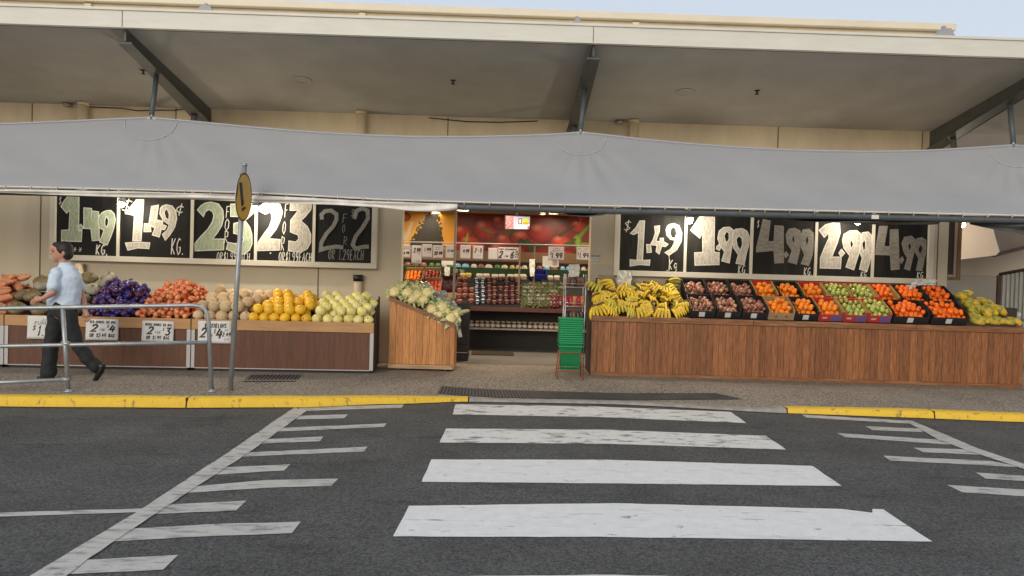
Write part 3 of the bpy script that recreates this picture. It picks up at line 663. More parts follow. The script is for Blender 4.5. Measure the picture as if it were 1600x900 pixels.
left = [
 dict(zoom=za, c='g', big=[[[(175,55),(270,58),(265,400),(295,402),(290,508),(100,500),(100,400),(170,398),(180,205),(150,235),(95,170),(130,110)]],
   [[(255,368),(285,340),(315,375),(275,405)]], [[(315,185),(392,190),(385,310),(395,215),(460,222),(465,495),(395,500),(385,385),(315,380)]],
   [[(490,230),(530,212),(575,210),(608,240),(620,300),(605,380),(575,460),(540,540),(470,510),(510,400),(468,375),(452,320),(460,265)], [(535,265),(518,300),(520,350),(535,372),(550,340),(555,300)]]],
   txt=[('KG,',428,540,545,632,.018),('**',205,560,300,608,.006),('$',72,80,105,150,.006)]),
 dict(zoom=za, c='w', big=[[[(820,105),(890,105),(865,500),(785,498),(800,260),(775,250),(740,240),(715,238),(760,180)]], [[(715,520),(830,512),(950,520),(940,575),(830,570),(740,592)]],
   [[(895,335),(955,340),(960,410),(895,415)]], [[(965,170),(1035,155),(1015,300),(1075,310),(1070,345),(1110,360),(1090,395),(1060,390),(1040,465),(975,445),(1000,375),(940,355)]],
   [[(1070,165),(1110,152),(1165,165),(1200,210),(1210,290),(1190,370),(1150,440),(1100,495),(1070,440),(1120,395),(1135,345),(1075,300),(1048,240),(1052,190)], [(1110,190),(1088,225),(1100,278),(1132,302),(1138,250),(1125,210)]]],
   txt=[('$',668,108,775,220,.016),('c',1195,165,1275,235,.014),('KG.',1150,480,1275,630,.015)]),
 dict(zoom=zb_, c='g', big=[[[(45,150),(75,115),(110,92),(160,83),(220,100),(258,150),(263,220),(248,280),(215,335),(172,392),(268,393),(265,482),(25,490),(25,430),(70,375),(130,310),(170,250),(182,200),(172,165),(140,145),(110,165),(95,205)]],
   [[(322,100),(530,95),(535,150),(490,195),(440,240),(480,290),(500,350),(502,430),(480,485),(440,515),(400,520),(340,500),(285,475),(305,420),(345,430),(400,432),(430,405),(430,380),(400,355),(350,345),(350,265),(400,250),(445,205),(322,203)]]],
   txt=[('F',280,118,312,215,.012),('O',270,225,308,320,.012),('R',265,325,303,425,.012),('OR$1.99EACH',205,510,482,568,.0085)]),
 dict(zoom=zb_, c='w', big=[[[(548,150),(570,115),(610,88),(690,83),(735,105),(755,170),(735,240),(700,310),(640,390),(735,395),(728,485),(548,490),(550,420),(600,350),(645,290),(665,235),(665,190),(650,165),(625,180),(608,185)]],
   [[(820,95),(1000,92),(990,150),(945,205),(905,242),(960,285),(990,350),(990,420),(960,475),(910,500),(805,490),(808,408),(865,418),(890,395),(885,360),(820,332),(822,237),(885,155),(818,152)]]],
   txt=[('F',768,98,800,212,.012),('O',752,245,780,350,.012),('R',738,372,772,488,.012),('OR$1.99EACH',722,508,998,574,.012)], path=[([(650,510),(662,510)],.02)]),
 dict(zoom=zb_, c='d', big=[], txt=[('F',1250,182,1290,255,.008),('O',1250,272,1275,338,.008),('R',1258,372,1292,440,.008),('$',1320,148,1352,205,.006),('OR 1.29EACH',1135,485,1430,560,.012)],
   path=[([(1085,230),(1080,190),(1110,160),(1160,155),(1205,185),(1205,230),(1175,290),(1120,350),(1080,420),(1075,482),(1120,468),(1200,455),(1262,462)],.062),
         ([(1355,225),(1370,160),(1420,137),(1465,155),(1468,220),(1420,300),(1365,370),(1340,440),(1365,475),(1420,458),(1475,455)],.062)])]
right = [
 dict(zoom=zc, c='w', dusty=1, big=[[[(275,125),(322,125),(300,500),(248,495),(262,300),(262,235),(215,255),(185,245),(235,190)]], [[(180,497),(275,506),(372,500),(368,550),(275,545),(182,558)]], [[(340,350),(380,352),(385,425),(345,430)]],
   [[(415,175),(465,170),(460,230),(430,320),(465,325),(470,290),(500,290),(500,325),(545,350),(520,370),(485,365),(462,440),(430,420),(440,362),(375,350),(400,310),(425,240)]],
   [[(560,160),(600,150),(650,170),(678,240),(672,320),(630,400),(555,455),(515,430),(570,395),(600,350),(610,310),(570,300),(535,265),(525,210),(540,175)], [(600,178),(572,200),(565,245),(582,285),(610,290),(628,250),(625,205)]]],
   txt=[('$',112,125,188,222,.011),('Kg',548,500,632,590,.012)], path=[([(555,455),(560,595),(530,600)],.008)]),
 dict(zoom=zc, c='w', dusty=1, big=[[[(850,85),(992,75),(990,425),(1040,430),(1035,545),(805,550),(800,430),(880,425),(875,240),(850,290),(765,215)]], [[(1015,370),(1035,350),(1052,378),(1040,408),(1012,395)]],
   [[(1080,190),(1140,185),(1175,215),(1180,270),(1165,340),(1135,530),(1060,510),(1090,420),(1045,360),(1022,290),(1035,220)], [(1105,222),(1085,265),(1095,315),(1112,335),(1130,300),(1132,240)]],
   [[(1195,205),(1260,197),(1305,220),(1328,280),(1322,360),(1300,430),(1275,545),(1200,530),(1220,450),(1175,380),(1160,300),(1170,235)], [(1225,265),(1198,300),(1208,360),(1240,410),(1262,350),(1255,290)]]],
   txt=[('KG.',1215,552,1305,632,.011),('$',738,80,772,148,.011)]),
 dict(zoom=zd, c='t', dusty=1, big=[[[(125,70),(185,85),(165,262),(215,262),(225,125),(298,130),(300,445),(222,448),(215,338),(65,350),(65,310),(95,200)]], [[(300,370),(325,348),(340,375),(318,402)]],
   [[(345,155),(395,145),(440,170),(450,240),(435,350),(410,455),(338,435),(370,340),(330,275),(318,200)], [(387,205),(370,235),(378,280),(395,258)]],
   [[(465,160),(520,155),(555,190),(560,290),(545,380),(515,470),(448,455),(480,375),(450,310),(445,210)], [(508,205),(486,245),(495,300),(512,260)]]],
   txt=[('KG.',470,488,545,552,.011),('$',65,80,90,140,.006)]),
 dict(zoom=zd, c='w', dusty=1, big=[[[(605,165),(660,115),(725,100),(780,85),(787,190),(762,270),(715,395),(795,395),(790,495),(615,490),(615,400),(655,310),(690,230),(690,185),(650,225)]], [[(775,360),(800,328),(825,362),(795,395)]],
   [[(820,200),(870,170),(930,168),(965,195),(968,260),(955,345),(905,505),(835,480),(870,385),(820,320),(806,250)], [(885,240),(868,275),(880,325),(902,290)]],
   [[(978,185),(1025,180),(1060,210),(1064,330),(1040,440),(1015,520),(950,500),(975,405),(950,345),(968,240)], [(992,240),(972,280),(985,345),(1003,325),(1004,270)]]],
   txt=[('KG.',960,522,1025,568,.0085)]),
 dict(zoom=zd, c='t', dusty=1, big=[[[(1125,130),(1195,130),(1165,302),(1215,305),(1220,160),(1285,160),(1297,498),(1228,505),(1220,378),(1090,372),(1095,310)]], [[(1298,420),(1320,392),(1335,420),(1315,448)]],
   [[(1340,225),(1400,215),(1430,245),(1428,330),(1385,510),(1340,495),(1365,405),(1332,345),(1320,275)], [(1387,265),(1370,300),(1380,345),(1400,310)]],
   [[(1445,235),(1490,228),(1525,250),(1525,340),(1490,510),(1440,510),(1462,410),(1432,355),(1430,270)], [(1478,280),(1455,330),(1475,378),(1500,320)]]],
   txt=[('KG.',1445,525,1515,578,.011)])]
board_unit('price_board', 88, 581, (185,300,400,490.5), 0, 397.5, 412, 'long white framed row of five black chalkboards left of the entrance', left)
board_unit('price_board', 968, 1449, (1070.7,1174,1274.8,1364), 0, 422, 436, 'long white framed row of five black chalkboards right of the entrance', right)

# ------------------------------------------------------------------ paper signs
paper = mat('white_paper', (.70,.69,.66), .7, var=.05, scale=6); ink = mat('black_marker', (.012,.012,.012), .6)
def card(name, M, w_, h_, lines, lab, cat='price sign', group=None, curl=.008, pm=None, dark=None, wdk=.11):
    """paper of size w x h with top-left at origin of M (x right, y out of the wall = -y, z up). lines: (text, x0, x1, ytop, ybot, weight)"""
    t = empty(name, (0,0,0), 0, lab, cat, group); t.matrix_world = M
    def f(u, v): return Vector((w_*u, -.004-curl*math.sin(u*5+v*2)*.5*v-curl*v*v, -h_*v))
    b = MB(); b.sheet(f, 8, 8); o = b.build('paper', pm or paper, t, fixn=False); md = o.modifiers.new('s', 'SOLIDIFY'); md.thickness = .0012; md.offset = 1
    tx = MB(); n_ = 0
    for ln in lines:
        txt, x0, x1, y0, y1 = ln[:5]; wd = ln[5] if len(ln) > 5 else wdk*(y1-y0)*h_
        st, xe = text_strokes(txt, 0, 0, 1, slant=.2); k = (x1-x0)*w_/max(xe-.18, .3); h = (y1-y0)*h_
        for s_ in st:
            n_ += 1; vs, fs = ribbon2([(x0*w_+q[0]*k, -y1*h_+q[1]*h) for q in s_], wd)
            tx.add([(v.x, f(v.x/w_, -v.y/h_).y-.0022-n_*.00008, v.y) for v in vs], fs)
    if tx.v: tx.build('lettering', ink, t, fixn=False)
    return t

# ------------------------------------------------------------------ left counters
lam = mat('brown_laminate', (.125,.047,.021), .55, var=.22, scale=3, stretch=(9,9,.6), c2=(.095,.036,.016))
rail_m = mat('light_timber_rail', (.46,.25,.10), .5, var=.16, scale=2.5, stretch=(1,8,8))
alu = mat('aluminium_trim', (.42,.42,.42), .45, metal=.5)
side_m = mat('dark_brown_side', (.045,.03,.024), .6, var=.2, scale=4)
P0, P1 = at(0,574.5,Z=PZ), at(583,584.5,Z=PZ); ANG = math.atan2(P1.y-P0.y, P1.x-P0.x)
LM = Matrix.Translation(P1) @ Matrix.Rotation(ANG, 4, 'Z'); LI = LM.inverted()
def lu(px, py, h=0):        # counter-local u of a pixel on the front plane
    # intersect ray with plane through P1 dir u
    d = fwd*F+rt*(px-800)+up*(450-py); n = Vector((math.sin(ANG), -math.cos(ANG), 0)); k = (P1-CAM).dot(n)/d.dot(n); return LI @ (CAM+d*k)
HT = lu(560,504).z; HR = lu(560,520).z
print('counter height', HT, HR, 'angle', math.degrees(ANG), 'Y', P0.y, P1.y)
BED0, BEDL, BEDA = .06, .80, R(24)
dep = 1.0
def counter(ua, ub, lab, last=False):
    t = empty('produce_counter', (0,0,0), 0, lab, 'produce counter'); t.matrix_world = LM @ Matrix.Translation(((ua+ub)/2, 0, 0)); c = Vector(((ua+ub)/2, 0, 0)); w_ = (ub-ua)/2-.006
    b = MB(); b.box(-w_+.02, .012, .05, w_-.02, .03, HR-.002); b.build('front_panel', lam, t)
    b = MB(); b.box(-w_, -.006, HR, w_, .03, HT); b.build('front_rail', rail_m, t, bevel=.004)
    b = MB(); b.box(-w_, .0, .045, -w_+.045, .011, HR-.003); b.box(w_-.05, .0, .045, w_, .011, HR-.003); b.box(-w_+.046, .002, .04, w_-.051, .0115, .052); b.build('edge_trim', alu, t)
    b = MB(); b.box(-w_+.05, .06, 0, w_-.05, .9, .05); b.build('plinth', black_p, t)
    zb = HT-.06; ze = zb+BEDL*math.sin(BEDA); ye = BED0+BEDL*math.cos(BEDA)
    for s_ in (-1, 1):
        b = MB(); x0, x1 = (-w_, -w_+.018) if s_ < 0 else (w_-.018, w_)
        b.prism([(.031,.05),(ye,.05),(ye,ze+.06),(ye-.05,ze+.08),(.031,HT-.001)], x0, x1, axis='x'); b.build('side_panel', side_m, t)
    b = MB(); b.add([(-w_+.02,.031,zb-.02),(w_-.02,.031,zb-.02),(w_-.02,ye-.01,ze-.02),(-w_+.02,ye-.01,ze-.02)], [(0,1,2,3)]); b.box(-w_+.02, ye-.01, .3, w_-.02, ye, ze+.02); b.build('display_bed', side_m, t, fixn=False)
    return t
uA, uB, uC = lu(6,540).x, lu(298,540).x, 0
counter(uA-2.6, uA, 'brown laminate counter of sweet potatoes cut by the left edge of the photo')
counter(uA, uB, 'brown laminate counter of pumpkins and bagged onions behind the railing')
counter(uB, uC, 'brown laminate counter heaped with three kinds of melon')
def LP(u, s, n=0):   # point on the left bed
    zb = HT-.06; return LM @ Vector((u, BED0+s*math.cos(BEDA)-n*math.sin(BEDA), zb+s*math.sin(BEDA)+n*math.cos(BEDA)))
def lpu(px, s, py):   # u for px at slope position s
    Y = (LM @ Vector((-2, BED0+s*math.cos(BEDA), 0))).y; p = at(px, py, Y=Y)
    for _ in range(4): q = LI @ p; p = at(px, py, Y=(LM @ Vector((q.x, BED0+s*math.cos(BEDA), 0))).y)
    return (LI @ p).x
def rnd_rot(): return Matrix.Rotation(random.uniform(0, 6.28), 4, 'Z') @ Matrix.Rotation(random.uniform(0, 3.1), 4, 'X') @ Matrix.Rotation(random.uniform(0, 6.28), 4, 'Y')
def put(proto, first, M, tr=None):
    if first: proto.matrix_basis = M; return proto
    c = copy_tree(proto, tr); c.matrix_basis = M; return c
def heap(proto, lab, cat, group, r, lo, hi, smax=.8, pf=LP, layers=1, prob=.5, s0=.0, top=None, drop=0, maxn=999, rotf=None, sq=.86):
    """hex packed fruit on a sloped bed; lo(s),hi(s) give u limits"""
    tr = tree_of(proto); used = False; n = 0
    tag(proto, lab, cat, group)
    for ly in range(layers):
        s = s0+r+(ly*r*.8); row = 0
        while s < smax-ly*r*.9:
            u = lo(s)+r*(1+.9*(row % 2)+.5*ly)
            while u < hi(s)-r*.5:
                if ly == 0 or (random.random() < prob and (top is None or top(u, s))):
                    if random.random() >= drop and n < maxn:
                        k = random.uniform(.93, 1.06); p = pf(u+random.uniform(-.1,.1)*r, s+random.uniform(-.12,.12)*r, r*(.95+ly*1.45)+random.uniform(-.06,.1)*r)
                        M = Matrix.Translation(p) @ (rotf() if rotf else rnd_rot()) @ Matrix.Scale(k, 4)
                        put(proto, not used, M, tr); used = True; n += 1
                u += 2*r*1.0
            s += 2*r*sq; row += 1
    return n
def lin(a, b, S): return lambda s: a+(b-a)*s/S
# --- melons
def melon_mesh(r, el, rib=0):
    b = MB(); b.ball((0,0,0), (r, r, r*el), 20, 14, fn=lambda d, ph, th: 1+rib*math.cos(ph*10)); return b
rock = mat('netted_rockmelon', (.62,.46,.27), .8, var=.22, scale=38, bump=.5, bscale=60, rnd=.14, c2=(.50,.37,.21), thr=(.5,.7))
ymel = mat('yellow_melon', (.88,.52,.03), .4, var=.12, scale=9, rnd=.13, bump=.1, bscale=20)
hmel = mat('honeydew_skin', (.78,.70,.22), .4, var=.14, scale=7, rnd=.16, c2=(.84,.76,.36), bump=.06, bscale=20)
stem_m = mat('melon_scar', (.28,.20,.09), .8)
def melon(name, r, el, m, rib=0):
    t = empty(name); melon_mesh(r, el, rib).build('rind', m, t); b = MB(); b.lathe([(.0,r*el+.003),(.012,r*el+.001),(.016,r*el-.006)], 8); b.build('stem_scar', stem_m, t); return t
S_ = .8; PYF, PYB = 492, 455
g1 = (lpu(300,.06,PYF), lpu(338,.75,PYB)); g2 = (lpu(386,.06,PYF), lpu(433,.75,PYB)); g3 = (lpu(488,.06,PYF), lpu(503,.75,PYB)); g4 = (-.03, -.03)
print('melon u', g1, g2, g3)
L1 = lin(*g1, S_); L2 = lin(*g2, S_); L3 = lin(*g3, S_); L4 = lambda s: -.03
r = .079; p = melon('rockmelon', r, 1.03, rock, .01); n1 = heap(p, 'tan netted rockmelon heaped beside the brown onions', 'rockmelon', 'rockmelons heaped on the melon counter', r, L1, L2, layers=2, prob=.85, top=lambda u, s: s > .1)
r = .072; p = melon('yellow_melon', r, 1.06, ymel); n2 = heap(p, 'golden yellow melon heaped between the rockmelons and the honeydews', 'melon', 'yellow melons heaped on the melon counter', r, L2, L3, layers=2, prob=.85, top=lambda u, s: s > .08)
r = .071; p = melon('honeydew_melon', r, 1.02, hmel); n3 = heap(p, 'pale green honeydew melon heaped at the right end of the melon counter', 'melon', 'honeydew melons heaped on the melon counter', r, L3, L4, layers=2, prob=.85, top=lambda u, s: s > .08)
print('melons', n1, n2, n3)
# --- onions in net bags
def onion_bag(name, om, nm, seed, n_on=9, ro=.036):
    rn = random.Random(seed); t = empty(name); cs = []
    for k in range(n_on):
        for tries in range(60):
            c = Vector((rn.uniform(-.095,.095), rn.uniform(-.075,.075), rn.uniform(-.015,.06)))
            if all((c-q).length > ro*1.62 for q in cs): break
        cs.append(c); b = MB(); b.ball((0,0,0), (ro*rn.uniform(.92,1.12), ro*rn.uniform(.92,1.1), ro), 12, 8, fn=lambda d, ph, th: 1+.22*max(0, d.z)**9+.1*max(0, -d.z)**12)
        o = b.build('onion', om, t); o.location = c; o.rotation_euler = (rn.uniform(0,6),rn.uniform(0,6),0)
    b = MB()     # net: open shells hugging the onions and a gathered tuft
    for c in cs:
        nb = MB(); nb.ball(c, ro*1.13, 9, 6)
        nb.f = [f_ for f_ in nb.f if rn.random() < (.34 if nm is bnet else .2)]; b.v += []; o0 = len(b.v); b.v += nb.v; b.f += [tuple(i+o0 for i in f_) for f_ in nb.f]; b.m += [0]*len(nb.f); b.sm += [True]*len(nb.f)
    for e_ in (0, 1):
        a0 = rn.uniform(0, 6.28); bs = Vector((math.cos(a0)*.07, math.sin(a0)*.05, .06)); 
        for k in range(6):
            a = a0+rn.uniform(-.9,.9); d = Vector((math.cos(a), math.sin(a), rn.uniform(.1,.7)))*.04; q = Vector((-d.y, d.x, .02))*rn.uniform(.2,.5)
            b.add([bs, bs+d*.5+q, bs+d+q*.7, bs+d*.8-q], [(0,1,2,3)])
    b.build('net', nm, t, fixn=False); return t
ron = mat('red_onion_skin', (.13,.025,.03), .28, var=.4, scale=14, stretch=(1,1,.2), coat=.3); bon = mat('brown_onion_skin', (.74,.32,.13), .3, var=.35, scale=14, stretch=(1,1,.2), coat=.3)
bnet = mat('blue_net', (.02,.05,.42), .35); rnet = mat('red_net', (.85,.13,.05), .35)
ua0, ub0 = (lpu(140,.06,PYF), lpu(152,.75,PYB)), (lpu(209,.06,PYF), lpu(246,.75,PYB))
LU1, LU2 = lin(*ua0, S_), lin(*ub0, S_)
def spread_bags(protos, lo, hi, lab, cat, group, zmax):
    n = 0; used = [False]*len(protos); trs = [tree_of(p) for p in protos]
    for p in protos: tag(p, lab, cat, group)
    for ly in range(3):
        s = .11+ly*.12; row = 0
        while s < S_-.02-ly*.05:
            u = lo(s)+.1+(row % 2)*.05+ly*.1
            while u < hi(s)-.07-ly*.1:
                i = n % len(protos); p = LP(u+random.uniform(-.02,.02), s, .045+ly*.085+random.uniform(0,.02))
                M = Matrix.Translation(p) @ Matrix.Rotation(BEDA, 4, 'X') @ Matrix.Rotation(random.uniform(0,6.28), 4, 'Z'); put(protos[i], not used[i], M, trs[i]); used[i] = True; n += 1; u += .18
            s += .15; row += 1
    return n
n1 = spread_bags([onion_bag('red_onion_bag', ron, bnet, k) for k in (1,2,3)], LU1, LU2, 'bag of red onions in blue netting on the heap', 'bag of onions', 'red onions in blue net bags', 0)
n2 = spread_bags([onion_bag('brown_onion_bag', bon, rnet, k) for k in (4,5,6)], LU2, L1, 'bag of brown onions in red netting on the heap', 'bag of onions', 'brown onions in red net bags', 0)
print('onion bags', n1, n2)
# --- pumpkins and sweet potatoes
pump = mat('jap_pumpkin_rind', (.16,.125,.06), .6, var=.35, scale=16, c2=(.26,.20,.10), thr=(.5,.66), rnd=.25, bump=.3)
gpump = mat('grey_pumpkin_rind', (.30,.28,.21), .6, var=.25, scale=12, rnd=.15, bump=.2)
def pumpkin(name, r, m):
    t = empty(name); b = MB(); b.ball((0,0,0), (r, r, r*.68), 30, 12, fn=lambda d, ph, th: (1+.06*abs(math.cos(ph*5))-.28*max(0, abs(d.z)-.72))); b.build('rind', m, t)
    b = MB(); b.tube([(0,0,r*.48),(.01,0,r*.66),(.03,.01,r*.82)], [.022,.014,.016], 7); b.build('stalk', stem_m, t); return t
LPm = lin(lpu(36,.06,PYF), lpu(60,.75,PYB), S_)
ppr = pumpkin('pumpkin', .112, pump); tr = tree_of(ppr); tag(ppr, 'mottled dark green jap pumpkin piled behind the walking man', 'pumpkin', 'dark jap pumpkins'); used = False
gpr = pumpkin('pumpkin', .105, gpump); trg = tree_of(gpr); tag(gpr, 'grey ribbed pumpkin at the back of the pumpkin pile', 'pumpkin', 'grey pumpkins'); usedg = False
for (px, py, s, grey) in ((27,482,.13,0),(62,484,.13,0),(92,485,.13,0),(118,486,.13,0),(50,462,.42,0),(80,466,.4,0),(103,464,.42,0),(128,468,.4,0),(66,440,.72,0),(95,441,.72,1),(122,455,.6,1),(140,434,.74,0),(146,452,.6,1),(165,440,.72,1),(171,434,.8,1),(66,447,.6,1),(35,461,.42,0),(135,483,.2,1),(150,446,.75,1)):
    u = lpu(px, s, py); Y = LP(u, s, .1).y; p = at(px, py, Y=Y)
    M = Matrix.Translation(p) @ Matrix.Rotation(random.uniform(.1,.7), 4, 'X') @ Matrix.Rotation(random.uniform(-.5,.5), 4, 'Y') @ Matrix.Rotation(random.uniform(0,6), 4, 'Z')
    if grey: put(gpr, not usedg, M, trg); usedg = True
    else: put(ppr, not used, M, tr); used = True
swm = mat('sweet_potato_skin', (.58,.23,.11), .7, var=.3, scale=12, rnd=.22, bump=.3, c2=(.62,.34,.2), thr=(.5,.7))
b = MB(); b.ball((0,0,0), (.15,.05,.045), 12, 10, fn=lambda d, ph, th: 1+.06*math.sin(ph*3+th*5)); 
for i, v in enumerate(b.v): x = v[0]/.15; b.v[i] = (v[0], v[1]*(1-.45*abs(x)**2)+.02*x*x, v[2]*(1-.3*x*x)+.015*math.sin(x*2))
sp = b.build('sweet_potato', swm); tag(sp, 'knobbly orange brown sweet potato piled at the left edge', 'sweet potato', 'sweet potatoes piled at the left end'); used = False
ul = lpu(-170,.3,470)
for ly in range(4):
    for i in range(52):
        s = random.uniform(.04+.1*ly, .78); u = random.uniform(ul, lin(lpu(8,.06,PYF), lpu(58,.75,PYB), S_)(s)-.05-.04*ly)
        p = LP(u, s, .045+ly*.06+.03*(s > .5)); M = Matrix.Translation(p) @ Matrix.Rotation(random.uniform(-.6,.6)+(math.pi if i % 2 else 0), 4, 'Z') @ Matrix.Rotation(random.uniform(-.35,.35), 4, 'Y') @ Matrix.Rotation(random.uniform(0,6), 4, 'X') @ Matrix.Scale(random.uniform(.75,1.15), 4)
        put(sp, not used, M); used = True
# paper signs on the rail
def sign_on(px, py, px2, py2, lines, lab):
    a, c = lu(px, py), lu(px2, py2); M = LM @ Matrix.Translation((a.x, -.008, a.z)) @ Matrix.Rotation(random.uniform(-.01,.02), 4, 'Y')
    card('price_sign', M, c.x-a.x, a.z-c.z, lines, lab)
sign_on(44,493,95,530, [('JAP',.40,.72,.10,.22),('PUMPKINS',.2,.98,.24,.38),('$',.14,.26,.42,.62),('1.49',.3,.98,.44,.86,.02)], 'white paper price sign reading JAP PUMPKINS behind the walking man')
sign_on(135,498,185.5,532, [('RED ONIONS 1KG BAG',.12,.9,.08,.2,.006),('2',.14,.34,.27,.58,.02),('FOR',.42,.57,.45,.56),('$',.64,.70,.26,.40),('4',.70,.88,.28,.6,.02),('OR $2.49 BAG',.12,.88,.68,.85,.0075)], 'white paper price sign reading RED ONIONS 2 for 4')
sign_on(223,500.5,272,534, [('BROWN ONIONS 1KG BAG',.1,.92,.12,.24,.006),('2',.16,.34,.3,.62,.02),('FOR',.42,.57,.5,.6),('$',.64,.70,.32,.46),('3',.71,.88,.32,.66,.02),('OR $1.99 BAG',.14,.86,.72,.88,.0075)], 'white paper price sign reading BROWN ONIONS 2 for 3')
sign_on(310,501,361,537, [('ROCKMELONS',.2,.85,.12,.3,.010),('2',.06,.24,.34,.72,.022),('FOR',.32,.44,.6,.7),('$',.48,.53,.36,.55),('4',.53,.72,.34,.78,.022),('OR',.8,.9,.38,.46),('2.49',.73,.98,.52,.68,.010),('EA',.8,.93,.76,.86)], 'white paper price sign reading ROCKMELONS 2 for 4 behind the pole')
# ------------------------------------------------------------------ right counter
wood = mat('oiled_timber', (.255,.098,.032), .5, var=.55, scale=3.2, stretch=(7,7,.55), island=.22, c2=(.14,.052,.018), thr=(.5,.8), bump=.1)
wood_rail = mat('worn_timber_rail', (.22,.09,.033), .5, var=.45, scale=3, stretch=(.6,7,7), c2=(.30,.16,.075), thr=(.5,.75), bump=.12)
wood2 = mat('trolley_timber', (.50,.21,.06), .5, var=.35, scale=3.2, stretch=(7,7,.55), island=.18, c2=(.26,.11,.035), thr=(.5,.8), bump=.1)
wood2r = mat('trolley_rail_timber', (.22,.10,.042), .5, var=.4, scale=3, stretch=(.7,7,7), bump=.1)
Q0, Q1 = at(922,586.5,Z=PZ), at(1597,606.5,Z=PZ); QA = math.atan2(Q1.y-Q0.y, Q1.x-Q0.x)
RM = Matrix.Translation(Q0) @ Matrix.Rotation(QA, 4, 'Z'); RI = RM.inverted()
def ru(px, py, y=0):
    d = fwd*F+rt*(px-800)+up*(450-py); n = Vector((math.sin(QA), -math.cos(QA), 0)); k = ((RM @ Vector((0,y,0)))-CAM).dot(n)/d.dot(n); return RI @ (CAM+d*k)
RL = (Q1-Q0).length; RT = (ru(922,491).z+ru(1590,513.5).z)/2
print('right counter', RL, RT, QA, Q0, Q1)
t = empty('produce_counter', (0,0,0), 0, 'long oiled timber plank counter of bananas, fruit crates and papayas right of the entrance', 'produce counter'); t.matrix_world = RM
b = MB(); x = .0; rn = random.Random(3)
while x < RL-.01:
    w_ = min(rn.choice((.085,.09,.095,.10)), RL-x); b.box(x+.002, rn.uniform(0,.003), .055, x+w_-.002, .022, RT-.085); x += w_
b.build('plank_cladding', wood, t)
b = MB(); x = 0
while x < RL-.01:
    w_ = min(2.35, RL-x); b.box(x+.002, -.02, RT-.083, x+w_-.002, .04, RT); x += w_
b.build('top_rail', wood_rail, t, bevel=.006)
b = MB(); b.box(0,-.008,.0,RL,.03,.053); b.build('kickboard', wood_rail, t, bevel=.004)
RB0, RBA, RBL = .06, R(27), .92
rzb = RT-.015; rye = RB0+RBL*math.cos(RBA); rze = rzb+RBL*math.sin(RBA)
for s_ in (0, 1):
    x0 = 0 if s_ == 0 else RL-.03; b = MB(); b.prism([(.041,0),(rye,0),(rye,rze-.05),(.041,RT-.005)], x0, x0+.03, axis='x'); b.build('end_panel', side_m if s_ == 0 else wood, t)
b = MB(); b.add([(.03,.041,rzb-.02),(RL-.03,.041,rzb-.02),(RL-.03,rye-.01,rze-.02),(.03,rye-.01,rze-.02)], [(0,1,2,3)]); b.box(.03, rye-.01, .2, RL-.03, rye, rze); b.build('display_bed', side_m, t, fixn=False)
def RP(u, s, n=0): return RM @ Vector((u, RB0+s*math.cos(RBA)-n*math.sin(RBA), rzb+s*math.sin(RBA)+n*math.cos(RBA)))
def rpu(px, s, py):
    return ru(px, py, RB0+s*math.cos(RBA)).x
TILT = RM.to_3x3().to_4x4() @ Matrix.Rotation(RBA, 4, 'X')

# crates
card_m = mat('brown_cardboard', (.36,.24,.13), .8, var=.1, scale=5); blk_card = mat('black_crate', (.02,.02,.022), .5, var=.2, scale=6); red_card = mat('red_carton', (.50,.035,.03), .55, var=.15, scale=5)
pur_card = mat('purple_carton', (.16,.09,.24), .55, var=.1, scale=5); inner_y = mat('carton_inside', (.42,.30,.09), .75, var=.1, scale=5); lab_m = mat('crate_label', (.62,.62,.60), .6)
def crate(name, w_, d_, h_, kind, lab, M):
    t = empty(name, (0,0,0), 0, lab, 'crate', 'fruit crates on the timber counter'); t.matrix_world = M
    m = {'black': [blk_card, blk_card], 'card': [card_m, card_m], 'red': [red_card, inner_y]}[kind]
    e = .008; b = MB(); hw = w_/2
    b.box(-hw, 0, 0, hw, d_, e, 0)
    b.box(-hw, 0, e, hw, e, h_*.72, 0); b.box(-hw, d_-e, e, hw, d_, h_*1.15, 0)
    for s_ in (-1, 1):
        x0, x1 = (-hw, -hw+e) if s_ < 0 else (hw-e, hw)
        b.prism([(e+.001, e+.001), (d_-e-.001, e+.001), (d_-e-.001, h_*1.15), (e+.07, h_*1.12), (e+.001, h_*1.0)], x0, x1, 0 if kind != 'red' else 1, axis='x')
    # raised corner posts
    for s_ in (-1, 1):
        x0, x1 = (-hw, -hw+.03) if s_ < 0 else (hw-.03, hw); b.box(x0+.001*(s_ > 0), -.002, h_*.72+.001, x1-.001*(s_ < 0), e-.001, h_*1.02, 0)
    b.build('tray', m, t)
    b = MB()
    if kind == 'red': 
        b.box(.0, -.004, .006, hw-.006, -.0025, h_*.7); b.build('printed_panel', pur_card, t)
        b = MB(); b.box(-hw*.72, -.004, h_*.28, -hw*.3, -.0025, h_*.46); b.build('brand_strip', mat('carton_print', (.62,.40,.36), .6), t)
    elif kind == 'black': b.box(-.055, -.004, h_*.12, .03, -.0025, h_*.62); b.build('label', lab_m, t)
    else:
        for sx in (-.4, .4): b.box(sx*hw-.012, -.004, h_*.3, sx*hw+.012, -.0025, h_*.42)
        b.build('hand_hole', black_p, t)
    return t
oran = mat('orange_peel', (.88,.25,.012), .38, var=.1, scale=8, rnd=.16, bump=.25, bscale=70)
mand = mat('mandarin_peel', (.90,.17,.01), .35, var=.12, scale=8, rnd=.16, bump=.25, bscale=60)
gapp = mat('green_apple_skin', (.40,.46,.10), .28, var=.16, scale=5, rnd=.12, c2=(.50,.40,.14), thr=(.55,.7), coat=.3)
pasf = mat('blush_fruit_skin', (.24,.055,.05), .38, var=.3, scale=4, rnd=.35, c2=(.50,.30,.17), thr=(.42,.58), coat=.2)
